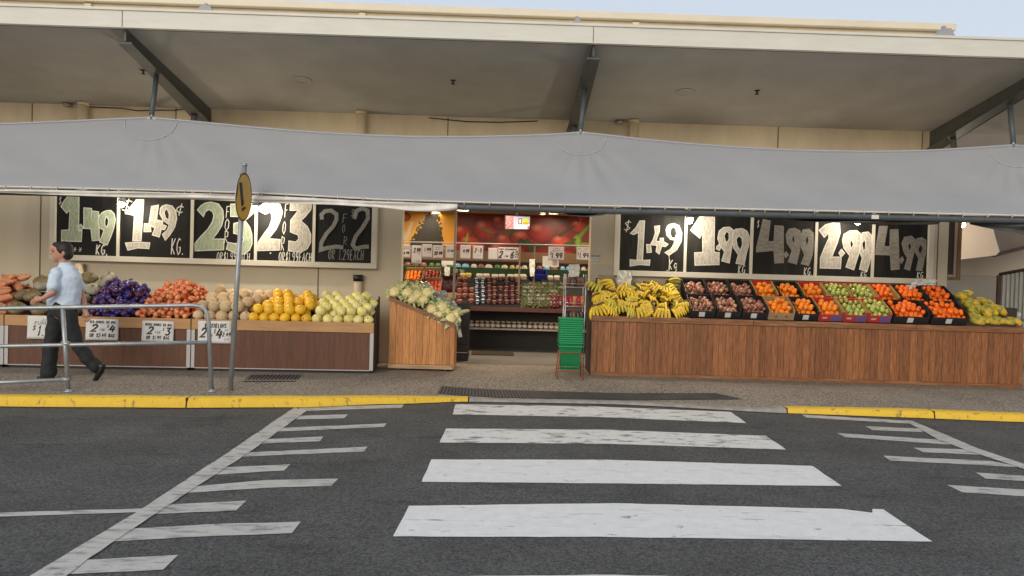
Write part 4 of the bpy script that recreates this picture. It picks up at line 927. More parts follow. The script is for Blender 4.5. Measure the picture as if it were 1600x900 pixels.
def fruit(name, m, r, fl=.94, dim=.12):
    b = MB(); b.ball((0,0,0), (r, r, r*fl), 14, 10, fn=lambda d, ph, th: 1-dim*max(0, d.z)**14*1.5-.05*max(0, -d.z)**14); return b.build(name, m)
protos = {'o': (fruit('orange', oran, .038), .038, 'orange'), 'm': (fruit('mandarin', mand, .037, .86, .16), .037, 'mandarin'), 'g': (fruit('green_apple', gapp, .036, .92, .3), .036, 'apple'), 'p': (fruit('blush_stone_fruit', pasf, .032, .95, .15), .032, 'fruit')}
first = {k: True for k in protos}
tints = {}
def fill_crate(M, w_, d_, h_, k, lab, group, n_l=2, front=.02, maxn=60):
    o, r, cat = protos[k]; cnt = 0
    for ly in range(n_l):
        y = front+r+ly*r*.9; row = 0
        while y < d_-r*.7:
            x = -w_/2+r+.012+(row % 2)*r*.9+ly*r*.9
            while x < w_/2-r*1.05:
                if (ly == 0 or random.random() < .75) and cnt < maxn:
                    mnd = h_*.36+r*.5+ly*r*1.25+.02*math.sin(math.pi*(x/w_+.5))*(1+ly)
                    p = M @ Vector((x+random.uniform(-.16,.16)*r, y+random.uniform(-.15,.15)*r, mnd+random.uniform(-.1,.12)*r))
                    MM = Matrix.Translation(p) @ rnd_rot() @ Matrix.Scale(random.uniform(.92,1.07), 4)
                    if first[k]: q = o; first[k] = False
                    else: q = o.copy(); COL.objects.link(q)
                    q.matrix_basis = MM; tag(q, lab, cat, group); cnt += 1
                x += 2*r
            y += 1.8*r; row += 1
    return cnt
tot = 0
# (pxL, pxR at the front edge, y px of the front foot) row 0 = front, row 1 = back
CR = [(0,1077,1117,'black','p','leftmost black crate of the front row, beside the bananas'), (0,1118,1157,'black','p','second black crate from the bananas in the front row'), (0,1158,1198,'black','p','third black crate in the front row, left of the brown cardboard crate'),
      (0,1199,1240,'card','o','brown cardboard crate in the front row'), (0,1241,1277,'black','o','small black crate right of the cardboard crate'), (0,1278,1315,'red','o','red and purple carton of oranges in the front row'),
      (0,1316,1353,'red','g','left apple carton in the front row'), (0,1354,1391,'red','g','right apple carton in the front row'), (0,1394,1450,'black','m','wide black crate of mandarins beside the front apples'), (0,1453,1511,'black','m','wide black crate in front beside the papayas'),
      (1,1069,1104,'black','p','leftmost black crate of the back row, behind the bananas end'), (1,1105,1141,'black','p','second black crate of the back row'), (1,1142,1178,'black','p','third black crate of the back row, left of the red orange carton'),
      (1,1179,1214,'red','o','leftmost red carton of oranges in the back row'), (1,1216,1252,'black','o','black crate of oranges in the back row'), (1,1254,1291,'red','o','red carton of oranges in the back row beside the apples'),
      (1,1292,1328,'red','g','left apple carton in the back row'), (1,1330,1366,'red','g','right apple carton in the back row'), (1,1368,1403,'red','m','red carton of mandarins in the back row'), (1,1405,1446,'black','m','black crate in the back row under the torn paper'), (1,1448,1490,'black','m','black crate at the right end of the back row')]
names = {'p': 'dark red fruit', 'o': 'bright orange', 'm': 'deep orange mandarin', 'g': 'pale green apple'}
cats = {'p': 'fruit', 'o': 'orange', 'm': 'mandarin', 'g': 'apple'}
for i, (row, a, c, kind, fk, lab) in enumerate(CR):
    s0 = .03 if row == 0 else .47; py = 497 if row == 0 else 466
    ua, ub = rpu(a, s0, py), rpu(c, s0, py); w_ = ub-ua-.006; d_ = .40; h_ = .155
    M = Matrix.Translation(RP((ua+ub)/2, s0, .012 if row == 0 else .04)) @ TILT
    crate('fruit_crate', w_, d_, h_, kind, lab, M)
    SHORT = lab.split(', ')[0]
    tot += fill_crate(M, w_, d_, h_, fk, '%s in the %s' % (names[fk], SHORT), '%s in the crates on the counter' % {'p':'stone fruit','o':'oranges','m':'mandarins','g':'green apples'}[fk], 2, .03)
print('crate fruit', tot)

# bananas
ban_m = mat('banana_peel', (.86,.58,.035), .45, var=.16, scale=6, rnd=.12, c2=(.52,.43,.07), thr=(.5,.75)); ban_g = mat('banana_peel_greenish', (.62,.52,.06), .45, var=.2, scale=6, rnd=.12, c2=(.30,.25,.04), thr=(.6,.75)); tip_m = mat('banana_tip', (.10,.07,.03), .7)
def banana_hand(seed, m, nb):
    rn = random.Random(seed); t = empty('banana_hand')
    for k in range(nb):
        a = (k-(nb-1)/2)*.21; rad = .115; pts = []; rs = []
        for j in range(11):
            f_ = j/10; th = R(100)*f_-R(10); y = -rad*math.sin(th)*1.0; z = rad*(math.cos(th)-1)
            pts.append((0, y, z)); rs.append([.007,.010,.0165,.019,.0195,.0195,.019,.018,.015,.009,.005][j])
        rot = Matrix.Rotation(a, 4, 'Z'); off = Vector(((k-(nb-1)/2)*.024, 0, rn.uniform(-.006,.006)))
        b = MB(); b.tube([(rot @ Vector(p))+off for p in pts], rs, 6); b.build('banana', m, t)
    b = MB(); b.box(-nb*.013, -.005, -.012, nb*.013, .03, .014); b.build('crown', tip_m, t); return t
hands = [banana_hand(11, ban_m, 5), banana_hand(12, ban_m, 6), banana_hand(13, ban_g, 5)]; trs = [tree_of(h) for h in hands]; usedh = [False]*3
for h in hands: tag(h, 'hand of yellow bananas heaped on the timber counter', 'bananas', 'bananas heaped at the left end of the timber counter')
nb_ = 0
for row, s in enumerate((.10, .26, .42, .58, .72, .86)):
    u0, u1 = .02, rpu(1072 if row < 3 else 1066, s, 480)-.05; u = u0+.07+(row % 2)*.05
    while u < u1:
        i = random.choice((0,0,1,1,2)) if row < 4 else random.choice((0,1,2)); i = 2 if (u < .25 and row > 2) else i
        if row == 5 and random.random() < .35: u += .13; continue
        p = RP(u, s, .10+random.uniform(0,.03)+.02*(row == 4)); M = Matrix.Translation(p) @ Matrix.Rotation(random.gauss(0,.5)+(random.random() < .28)*random.choice((-1,1))*1.3, 4, 'Z') @ Matrix.Rotation(R(8)+random.uniform(-.35,.5), 4, 'X') @ Matrix.Rotation(random.uniform(-.5,.5)+(random.random() < .2)*.8, 4, 'Y') @ Matrix.Scale(random.uniform(1.05,1.3), 4)
        put(hands[i], not usedh[i], M, trs[i]); usedh[i] = True; nb_ += 1; u += .15+random.uniform(-.01,.025)
print('hands', nb_)
# papayas
pap_m = mat('papaya_skin', (.27,.29,.035), .42, var=.15, scale=3, rnd=.15, c2=(.72,.46,.03), thr=(.42,.60), stretch=(1,1,2.2))
b = MB(); b.ball((0,0,0), (.062,.062,.125), 16, 14, fn=lambda d, ph, th: (1+.02*math.cos(ph*5))*(1-.28*max(0, d.z)**2*(1 if abs(d.z) < .97 else 1))); pp = b.build('papaya', pap_m)
tag(pp, 'long green and yellow papaya stacked at the right end of the counter', 'papaya', 'papayas stacked at the right end of the timber counter'); fst = True
for (x, y, s, a) in ((1525,505,.1,.7),(1536,503,.12,.8),(1550,505,.1,.7),(1559,503,.1,.75),(1573,506,.1,.8),(1583,505,.1,.9),(1520,488,.3,.4),(1530,482,.36,.3),(1540,487,.28,.2),(1549,486,.33,.7),(1562,484,.33,.6),(1509,475,.5,.5),(1519,472,.5,.8),(1532,470,.52,1.2),(1541,473,.52,.9),(1500,463,.68,1.0),(1508,460,.72,1.4),(1514,478,.42,.5),(1517,497,.2,.4),(1546,478,.42,.9),(1524,493,.22,.6)):
    Y = RP(3, s, .07).y+.02; p = at(x, y-(3 if y > 500 else 0), Y=Y); M = Matrix.Translation(p) @ Matrix.Rotation(-a-.35, 4, 'Y') @ Matrix.Rotation(R(-12)+random.uniform(-.25,.25), 4, 'X') @ Matrix.Rotation(random.uniform(0,6), 4, 'Z') @ Matrix.Scale(random.uniform(.88,1.05), 4)
    put(pp, fst, M); fst = False
# torn papers and plastic bag roll on the board sill
pl_m = mat('thin_white_plastic', (.74,.73,.68), .35, var=.12, scale=8, bump=.4, bscale=14)
def crumple(pxs, Y, name, lab, cat, m, seed, amp=.02, th=.003):
    rn = random.Random(seed); c = [at(x, y, Y=Y) for x, y in pxs]; ctr = sum(c, Vector())/4
    def f(u, v):
        p = c[0].lerp(c[1], u).lerp(c[3].lerp(c[2], u), v); n_ = noise.noise(Vector((u*4+seed, v*5, seed)))
        return p-ctr+Vector((noise.noise(Vector((v*4, seed, u*3)))*amp, n_*amp*2.2, noise.noise(Vector((u*5, v*3, seed*2)))*amp))
    b = MB(); b.sheet(f, 14, 16); o = b.build(name, m, fixn=False); o.location = ctr; md = o.modifiers.new('s', 'SOLIDIFY'); md.thickness = th; return tag(o, lab, cat)
crumple([(965,424),(987,424),(985,453),(962,452)], 11.45, 'plastic_bag_roll', 'crumpled clear plastic bags hanging from the board frame above the bananas', 'plastic bags', pl_m, 3)
crumple([(1433,437),(1463,437),(1462,446),(1434,447)], 11.4, 'folded_paper', 'folded white paper lying on the frame corner above the last mandarin crate', 'paper', paper, 5)
crumple([(1420,445),(1436,437),(1430,450),(1412,455)], 11.3, 'torn_paper', 'torn white paper scrap curling over the back mandarin crates', 'paper', paper, 8)
# small notices on the wall right of the entrance
M = Matrix.Translation(at(922,398,Y=WY-.006)); card('wall_notice', M, .16, .1, [('NOTICE',.1,.9,.08,.3,.006),('-----',.1,.9,.5,.6,.004),('---',.1,.9,.7,.8,.004)], 'small cream notice screwed to the wall right of the entrance', 'notice', curl=0)
b = MB(); p = at(923,413,Y=WY-.004); b.box(p.x, WY-.02, p.z-.46, p.x+.5, WY-.004, p.z); o = b.build('cork_panel', mat('cream_panel', (.52,.47,.38), .7, var=.06, scale=2)); tag(o, 'thin cream panel on the wall behind the bananas', 'panel')
# wire basket in the bananas corner
t = empty('wire_hook_rack', at(946,430,Y=11.5), 0, 'small bent wire rack on the wall above the bananas', 'wire rack'); b = MB()
for k in range(7): b.tube([(-.1+k*.033, 0, -.01), (-.1+k*.033, -.05, -.06), (-.1+k*.033, 0, -.1)], .003, 5)
b.tube([(-.12,0,-.01),(.12,0,-.01)], .004, 5); b.tube([(-.12,-.05,-.06),(.12,-.05,-.06)], .004, 5); b.tube([(-.12,0,-.1),(.12,0,-.1)], .004, 5); b.build('wires', steel_d, t)

# ------------------------------------------------------------------ cauliflower trolley
T0, T1 = at(608,573,Y=None,Z=PZ+.08), None
TY = at(608,578,Z=PZ).y; TX0, TX1 = at(608,520,Y=TY).x, at(710.5,520,Y=TY).x; tb = at(650,576,Y=TY).z; tl = at(608,463,Y=TY).z; tr_ = at(711,505,Y=TY).z; TD = .62
print('trolley', TY, TX0, TX1, tb, tl, tr_)
t = empty('vegetable_trolley', ((TX0+TX1)/2, TY, PZ), 0, 'wedge shaped timber trolley of cauliflowers on castors left of the entrance', 'trolley'); o_ = Vector(t.location)
def topz(x): return tl+(tr_-tl)*(x-TX0)/(TX1-TX0)
for (yy, nm) in ((TY, 'front_cladding'), (TY+TD-.02, 'rear_cladding')):
    b = MB(); x = TX0+.001; rn = random.Random(5)
    while x < TX1-.01:
        w_ = min(.098, TX1-x); dz = rn.uniform(0,.003); b.prism([(x+.002,tb+.065),(x+w_-.002,tb+.065),(x+w_-.002,topz(x+w_)-.055),(x+.002,topz(x)-.055)], yy+dz, yy+.018); x += w_
    part(b, nm, wood2, t, o_)
b = MB()
for yy in (TY-.018, TY+TD-.02): b.prism([(TX0-.01,tl-.055),(TX1,tr_-.07),(TX1,tr_),(TX0-.01,tl+.0)], yy, yy+.036)
b.box(TX0-.01, TY+.019, tl-.08, TX0+.02, TY+TD-.021, tl); part(b, 'top_rail', wood2r, t, o_)
b = MB(); b.box(TX0-.005, TY-.012, tb, TX1-.02, TY+.02, tb+.06); b.box(TX0, TY+.021, tb, TX1, TY+TD, tb+.04); part(b, 'base_rail', mat('raw_timber', (.42,.26,.14), .6, var=.4, scale=4, stretch=(.5,6,6)), t, o_)
b = MB(); y = TY+.02
while y < TY+TD-.03: b.box(TX1-.02, y+.002, tb+.04, TX1, y+.096, tr_-.02); b.box(TX0, y+.002, tb+.04, TX0+.02, y+.096, tl-.082); y += .098
part(b, 'end_cladding', wood2, t, o_)
b = MB(); b.add([(TX0+.02,TY+.02,tl-.16),(TX1-.02,TY+.02,tr_-.1),(TX1-.02,TY+TD-.02,tr_-.1),(TX0+.02,TY+TD-.02,tl-.16)], [(0,1,2,3)]); part(b, 'bed', black_p, t, o_, fixn=False)
for (cx, cy) in ((TX0+.14, TY+.06), (TX1-.12, TY+.06), (TX0+.14, TY+TD-.06), (TX1-.12, TY+TD-.06)):
    b = MB(); b.tube([(cx-.012,cy,PZ+.034),(cx+.012,cy,PZ+.034)], .034, 14); b.box(cx-.02,cy-.02,PZ+.06,cx+.02,cy+.02,tb-.001); b.box(cx-.022,cy-.01,PZ+.03,cx-.015,cy+.01,PZ+.062); b.box(cx+.015,cy-.01,PZ+.03,cx+.022,cy+.01,PZ+.062); part(b, 'castor', galv, t, o_)
# cauliflowers
caul = mat('cauliflower_curd', (.86,.72,.36), .8, var=.12, scale=20, bump=.8, bscale=45, rnd=.08); leaf_m = mat('cabbage_leaf', (.34,.42,.13), .5, var=.35, scale=8, c2=(.58,.60,.34), thr=(.45,.65)); wrap = mat('cling_wrap', (.40,.42,.39), .15, var=.3, scale=14, bump=1.0, bscale=18, alpha=.62)
def cauliflower(seed):
    rn = random.Random(seed); t = empty('cauliflower'); b = MB()
    b.ball((0,0,.02), (.082,.078,.056), 26, 16, fn=lambda d, ph, th: 1+.22*noise.noise(d*4+Vector((seed,0,0)))+.12*noise.noise(d*10)); b.build('curd', caul, t); b = MB()
    for k in range(8):
        a = k*.785+rn.uniform(-.2,.2); L_ = rn.uniform(.07,.15); w_ = rn.uniform(.02,.034); up_ = rn.uniform(.02,.10); cs_, sn = math.cos(a), math.sin(a); vs = []
        for j in range(6):
            f_ = j/5; r_ = .045+L_*f_; z = -.03+up_*math.sin(f_*2.4)*1.2-.03*f_*f_; ww = w_*math.sin(.35+f_*2.5)
            for sgn in (-1, 0, 1): vs.append((cs_*r_-sn*ww*sgn, sn*r_+cs_*ww*sgn, z+(.015 if sgn else 0)+rn.uniform(-.006,.006)))
        b.add(vs, [(j*3+i, j*3+i+1, j*3+i+4, j*3+i+3) for j in range(5) for i in range(2)], 0, True)
    b.build('outer_leaves', leaf_m, t, fixn=False); return t
cp = [cauliflower(1), cauliflower(2)]; ct = [tree_of(c) for c in cp]; cu = [False, False]
for c in cp: tag(c, 'cream cauliflower with green outer leaves heaped on the timber trolley', 'cauliflower', 'cauliflowers on the trolley')
k = 0
for (x, y, d_) in ((618,457,.10),(637,459,.08),(653,462,.08),(668,459,.12),(675,484,.08),(690,481,.12),(704,498,.06),(628,452,.2),(648,454,.22),(662,468,.07),(645,468,.06),(685,492,.07),(697,488,.14),(712,493,.14)):
    p = at(x, y, Y=TY+d_); M = Matrix.Translation(p) @ Matrix.Rotation(R(55)+random.uniform(-.2,.3), 4, 'X') @ Matrix.Rotation(random.uniform(-.5,.5), 4, 'Y') @ Matrix.Rotation(random.uniform(0,6), 4, 'Z')
    put(cp[k % 2], not cu[k % 2], M, ct[k % 2]); cu[k % 2] = True; k += 1
b = MB(); b.ball((0,0,0), (.095,.09,.075), 14, 9, fn=lambda d, ph, th: 1+.3*noise.noise(d*3.1)+.16*noise.noise(d*9)); wv = b.build('wrapped_cauliflower', wrap); tag(wv, 'cauliflower wrapped in crinkled clear plastic behind the open ones', 'wrapped vegetable', 'plastic wrapped cauliflowers on the trolley'); fst = True
for (x, y, d_) in ((632,449,.38),(645,450,.42),(656,452,.45),(668,456,.4),(678,463,.38),(688,468,.35),(697,474,.33),(706,480,.3),(664,449,.55),(690,461,.5),(675,471,.25),(700,484,.22),(712,486,.3)):
    M = Matrix.Translation(at(x, y, Y=TY+d_)) @ rnd_rot(); put(wv, fst, M); fst = False
b = MB(); b.ball((0,0,0), (.10,.05,.03), 14, 8, fn=lambda d, ph, th: 1+.2*noise.noise(d*3)); o = b.build('celery_wrap', mat('pale_green_leaf', (.38,.42,.20), .5, var=.2, scale=9)); o.location = at(724,487,Y=TY+.1); o.rotation_euler = (0,-.2,0); tag(o, 'pale green wrapped leaf vegetable sticking out past the trolley end', 'vegetable')
b = MB(); p0 = at(712,502,Y=TY+.02)
M = Matrix.Translation(at(713,500,Y=TY+.05)) @ Matrix.Rotation(R(72), 4, 'Z'); card('price_sign', M, .16, .26, [('CAULI',.1,.9,.1,.25,.01),('2.99',.1,.9,.35,.6,.015)], 'white price paper hanging off the right end of the timber trolley', curl=.03)
# stack of black crates behind the trolley
for k in range(7):
    x0, x1 = at(719,520,Y=12.1).x, at(732,520,Y=12.1).x; z0 = PZ+.01+k*.135; b = MB()
    b.box(x0-.35, 12.1, z0, x1, 12.5, z0+.012); b.box(x0-.35,12.1,z0+.013,x1,12.112,z0+.12); b.box(x1-.012,12.113,z0+.013,x1,12.5,z0+.12); b.box(x0-.36,12.09,z0+.105,x1+.01,12.0999,z0+.125)
    for q in range(4): b.box(x1+.001, 12.13+q*.09, z0+.03, x1+.006, 12.18+q*.09, z0+.1)
    o = b.build('plastic_crate', mat('crate_black_plastic', (.025,.025,.027), .5)); tag(o, 'black plastic crate in the tall stack behind the timber trolley', 'crate', 'black crates stacked behind the trolley')

# ------------------------------------------------------------------ wire rack and shopping baskets
rkY = 10.95; wire = mat('chrome_wire', (.55,.55,.56), .3, metal=.6)
t = empty('wire_rack', at(902,584,Z=PZ), 0, 'tall chrome wire rack of small packets between the baskets and the timber counter', 'wire rack'); t.location.y = rkY; o_ = Vector(t.location); t.location.z = PZ; o_ = Vector(t.location)
xa, xb = at(884,450,Y=rkY).x, at(915,450,Y=rkY).x; ztop = at(884,428,Y=rkY).z
shz = [at(900,y,Y=rkY).z for y in (449,479,503,531,560)]
b = MB()
for (x, y) in ((xa,rkY),(xb,rkY),(xa,rkY+.3),(xb,rkY+.3)): b.tube([(x,y,PZ+.01),(x,y,ztop)], .008, 6)
part(b, 'upright', wire, t, o_)
for z in shz:
    b = MB(); b.tube([(xa,rkY,z),(xb,rkY,z)], .005, 5); b.tube([(xa,rkY,z+.05),(xb,rkY,z+.05)], .004, 5); b.tube([(xa,rkY+.3,z),(xb,rkY+.3,z)], .005, 5); b.tube([(xa,rkY,z+.02),(xa,rkY+.3,z+.02)], .005, 5); b.tube([(xb,rkY,z+.02),(xb,rkY+.3,z+.02)], .005, 5)
    for k in range(7): x = xa+(xb-xa)*(k+.5)/7; b.tube([(x,rkY,z),(x,rkY+.3,z)], .003, 4)
    part(b, 'shelf', wire, t, o_)
pk_m = [mat('clear_packet_brown', (.16,.08,.045), .12, var=.6, scale=14, c2=(.62,.60,.56), thr=(.56,.62), bump=.6), mat('clear_packet_red', (.36,.03,.05), .12, var=.5, scale=14, c2=(.6,.5,.5), thr=(.6,.66), bump=.6), mat('clear_packet_orange', (.55,.18,.06), .12, var=.5, scale=14, c2=(.65,.55,.5), thr=(.58,.64), bump=.6), mat('clear_packet_dark', (.05,.035,.03), .12, var=.5, scale=14, c2=(.5,.5,.5), thr=(.6,.66), bump=.6)]
pn = ['brown', 'dark red', 'orange', 'dark']
def packet(w_, h_, m):
    def f(u, v): e = math.sin(math.pi*u)*math.sin(math.pi*v); return Vector((w_*(u-.5), -.028*e**.5 if e > 0 else 0, h_*v))
    b = MB(); b.sheet(f, 8, 8); b.sheet(lambda u, v: Vector((f(u,v).x, -f(u,v).y, f(u,v).z)), 8, 8); return b.build('snack_packet', m)
pks = [packet(.06,.14,m) for m in pk_m]; pu = [0]*4
for si, (row, ms) in enumerate(zip(shz[:4], ((0,0,3,0),(1,1,2,1),(3,3,0,3),(3,0,3,0)))):
    for ly in range(2):
        for k in range(5):
            i = ms[k % 4] if not (si == 1 and k == 4) else 2; x = xa+.035+(xb-xa-.07)*k/4; M = Matrix.Translation((x, rkY+.06+ly*.12, row+.012)) @ Matrix.Rotation(random.uniform(-.35,.35), 4, 'Z') @ Matrix.Rotation(random.uniform(-.15,.2), 4, 'X') @ Matrix.Rotation(random.uniform(-.15,.15), 4, 'Y')
            q = pks[i] if not pu[i] else pks[i].copy()
            if pu[i]: COL.objects.link(q)
            pu[i] += 1; q.matrix_basis = M; tag(q, '%s packet of goods standing on the %s shelf of the chrome wire rack' % (pn[i], ('top','second','third','fourth')[si]), 'packet', 'packets on the wire rack')
crumple([(889,413),(906,413),(905,432),(888,433)], rkY+.12, 'plastic_bag_roll', 'white plastic bags hanging above the wire rack', 'plastic bags', pl_m, 9)
# green baskets
lit_rim_green = mat('lit_green_rim_plastic', (.01,.36,.12), .3)  # one plastic: lighter rim, darker tub, shading of the stack put into colour
green = mat('shaded_green_plastic', (.0,.17,.05), .35, var=.06, scale=4); stand_m = mat('rusty_orange_stand', (.28,.085,.04), .5, var=.3, scale=8)
gY = 10.3; gx0, gx1 = at(874,540,Y=gY).x, at(910,540,Y=gY).x; gc = (gx0+gx1)/2; hw = (gx1-gx0)/2
def basket_mesh(h_, full):
    b = MB(); bt, tp = hw*.80, hw*.97; D = .26; e = .006
    def ring(z, k): w_ = bt+(tp-bt)*k; d0 = D*.5*(.85+.13*k); return w_, d0
    n_ = 8 if full else 1
    def wall(za, zb_, ka, kb):
        w0, d0 = ring(za, ka); w1, d1 = ring(zb_, kb)
        b.add([(-w0,-d0,za),(w0,-d0,za),(w0,d0,za),(-w0,d0,za),(-w1,-d1,zb_),(w1,-d1,zb_),(w1,d1,zb_),(-w1,d1,zb_)], [(0,1,5,4),(1,2,6,5),(2,3,7,6),(3,0,4,7)])
    if full:
        wall(0,.012,0,.06); wall(h_*.62,h_,.62,1)
        for q in range(5): z = .028+q*.024; wall(z,z+.009,z/h_,(z+.009)/h_)
        for q in range(13):
            f_ = (q+.5)/13; 
            for sy in (-1, 1):
                w0, d0 = ring(0,.0); w1, d1 = ring(0,.62); x0, x1 = -w0+2*w0*f_, -w1+2*w1*f_; b.add([(x0-.004,sy*(d0+.001),.01),(x0+.004,sy*(d0+.001),.01),(x1+.004,sy*(d1+.001),h_*.62),(x1-.004,sy*(d1+.001),h_*.62)], [(0,1,2,3)])
        b.add([(-bt,-D*.42,.004),(bt,-D*.42,.004),(bt,D*.42,.004),(-bt,D*.42,.004)], [(0,1,2,3)])
    else: wall(h_*.62,h_,.62,1)
    w_, d_ = tp, D*.49; zz_ = h_
    for (x0,y0,x1,y1) in ((-w_-.012,-d_-.02,w_+.012,-d_),(-w_-.012,d_,w_+.012,d_+.012),(-w_-.012,-d_+.0005,-w_,d_-.0005),(w_,-d_+.0005,w_+.012,d_-.0005)): b.box(x0,y0,zz_-.010,x1,y1,zz_+.004,1)
    return b
zb0 = at(890,578,Y=gY).z; zt0 = at(890,541,Y=gY).z; zst = at(890,498,Y=gY).z; hb = zt0-zb0
mb_full = basket_mesh(hb, True)
def basket(z, mbx, lab, group=None, first_o=None):
    t = empty('shopping_basket', (gc, gY+.13, z), 0, lab, 'shopping basket', group)
    if first_o is None: o = mbx.build('tub', [green, lit_rim_green], t, fixn=False); md = o.modifiers.new('s', 'SOLIDIFY'); md.thickness = .004
    else: o = first_o.copy(); COL.objects.link(o); o.parent = t
    b = MB(); b.tube([(-hw*.98,-.134,hb-.004),(-hw*.7,-.142,hb-.03),(hw*.7,-.142,hb-.03),(hw*.98,-.134,hb-.004)], .0045, 5); b.build('handle', mat('green_handle', (.0,.20,.06), .4), t); return o
fo = basket(zb0, mb_full, 'bottom green shopping basket resting in the rusty orange stand', 'green shopping baskets')
N_ = 12; dz = (zst-zt0-hb*.05)/N_
for k in range(N_): basket(zt0-hb+.018+dz*(k+1), None, 'green shopping basket nested in the stack above the stand', 'green shopping baskets nested in the stack', fo)
t = empty('basket_stand', (gc, gY+.13, PZ), 0, 'rusty orange wire stand carrying the green shopping baskets', 'stand'); b = MB()
zr = hb*.72+zb0-PZ
for sx in (-1, 1):
    for sy in (-1, 1): b.tube([(sx*(hw+.02), sy*.145, 0.0), (sx*(hw*.93), sy*.14, zr)], .008, 6)
b.tube([(-hw*.93,-.14,zr),(hw*.93,-.14,zr),(hw*.93,.14,zr),(-hw*.93,.14,zr)], .007, 6, closed=True)
for zc_ in (zb0-PZ-.015,): b.tube([(-hw,-.142,zc_),(hw,-.142,zc_),(hw,.142,zc_),(-hw,.142,zc_)], .008, 6, closed=True)
b.build('frame', stand_m, t)

# ------------------------------------------------------------------ shop interior
IXL, IXR, IY, CZ = -3.2, 3.3, 16.0, 2.88
inw = mat('interior_wall', (.33,.29,.24), .7, var=.06, scale=1); flr = mat('shop_floor', (.20,.19,.175), .45, var=.12, scale=1.5)
b = MB(); b.box(IXL-.1, WY+.25, PZ, IXL, IY+.1, 4); b.box(IXR, WY+.25, PZ, IXR+.1, IY+.1, 4); b.box(IXL, IY, PZ, IXR, IY+.1, 4); part(b, 'interior_wall', inw, shop)
b = MB(); b.box(IXL, WY+.251, CZ, IXR, IY-.001, CZ+.1); part(b, 'ceiling', mat('shop_ceiling', (.56,.46,.34), .8), shop)
b = MB(); b.add([(IXL,WY+.12,PZ+.004),(IXR,WY+.12,PZ+.004),(IXR,IY,PZ+.004),(IXL,IY,PZ+.004)], [(0,1,2,3)]); tag(b.build('shop_floor', flr, fixn=False), kind='structure')
b = MB(); p = at(712,340,Y=13.0); b.box(p.x-.02, 13.0, PZ+.005, p.x+.02, 13.05, CZ-.001); o = b.build('shop_post', mat('post_grey', (.25,.23,.2), .5)); tag(o, 'slim steel post inside the shop left of the capsicum mural', 'post')
# murals printed on the back wall
def painted(name, x0, x1, z0, z1, Y, fn, lab, cat, res=230, emit=0, rough=.35):
    asp = (z1-z0)/(x1-x0); nu = res; nv = max(4, int(res*asp)); b = MB(); b.sheet(lambda u, v: Vector((x0+(x1-x0)*u, Y, z0+(z1-z0)*v)), nu, nv, smooth=False)
    o = b.build(name, vcol_mat(name+'_print', emit, rough), fixn=False); ca = o.data.color_attributes.new('print', 'FLOAT_COLOR', 'POINT')
    for j in range(nv+1):
        for i in range(nu+1): ca.data[j*(nu+1)+i].color = (*fn(i/nu, 1-j/nv), 1)
    return tag(o, lab, cat)
def mixc(a, b_, t_): t_ = max(0, min(1, t_)); return tuple(a[i]+(b_[i]-a[i])*t_ for i in range(3))
def blob(c, u, v, cu_, cv_, ru_, rv_, col, hi=None, rib=0):
    d = math.hypot((u-cu_)/ru_, (v-cv_)/rv_)
    if d > 1: return c
    k = 1-d*d*.75
    if rib: k *= .75+.25*abs(math.cos(math.atan2(v-cv_, u-cu_)*rib))
    q = tuple(x*k for x in col); h = math.hypot((u-cu_+ru_*.35)/ru_, (v-cv_+rv_*.4)/rv_)
    return mixc(q, hi or (.9,.5,.4), max(0, .45-h)*1.3)
mz0, mz1 = at(800,396,Y=IY-.02).z, at(800,337,Y=IY-.02).z
def mur_red(u, v):
    # u across px 715..918, v down px 338..396
    x, y = 715+203*u, 338+57*v; n_ = noise.noise(Vector((u*9, v*3, 1)))
    c = mixc((.10,.006,.004), (.32,.02,.008), .5+n_)
    for (cx, cy, rx, ry, cl, rb) in ((724,366,14,12,(.50,.03,.01),2),(733,379,14,9,(.66,.07,.012),2),(756,361,19,17,(.50,.02,.008),3),(741,387,15,9,(.75,.10,.02),2),(776,350,14,12,(.35,.015,.008),2),(784,376,15,11,(.50,.035,.01),2),(775,388,14,8,(.62,.05,.012),2),(797,391,14,8,(.5,.04,.01),2),
        (812,372,24,14,(.36,.012,.006),0),(835,362,22,16,(.42,.016,.008),0),(862,376,15,11,(.72,.07,.03),0),(886,352,12,10,(.68,.05,.03),0),(907,361,10,12,(.62,.035,.02),0),(900,385,15,9,(.70,.06,.03),0),(868,395,14,8,(.55,.03,.02),0),(890,340,10,6,(.5,.03,.02),0)):
        c = blob(c, x, y, cx, cy, rx, ry, cl, (.9,.35,.22), rb)
    for (x0, y0, x1, y1, w_, cl) in ((752,360,767,366,2.2,(.12,.26,.03)),(729,378,731,368,2.2,(.35,.50,.05)),(784,365,798,361,2.4,(.06,.13,.02)),(806,378,832,384,5,(.02,.05,.01)),(815,376,822,392,4,(.03,.07,.015)),(884,372,905,345,3.6,(.22,.42,.03)),(885,370,888,393,5.5,(.30,.52,.05)),(890,378,909,378,2.4,(.25,.45,.05)),(868,380,882,372,3,(.06,.14,.02)),(860,366,880,352,2.5,(.03,.06,.01)),(887,352,888,342,.8,(.5,.42,.3))):
        d_ = Vector((x1-x0, y1-y0)); q = Vector((x-x0, y-y0)); tt = max(0, min(1, q.dot(d_)/d_.dot(d_))); dd = (q-d_*tt).length; ww = w_*(1-.5*tt)
        if dd < ww: c = mixc(cl, tuple(k_*.5 for k_ in cl), dd/ww)
    return c
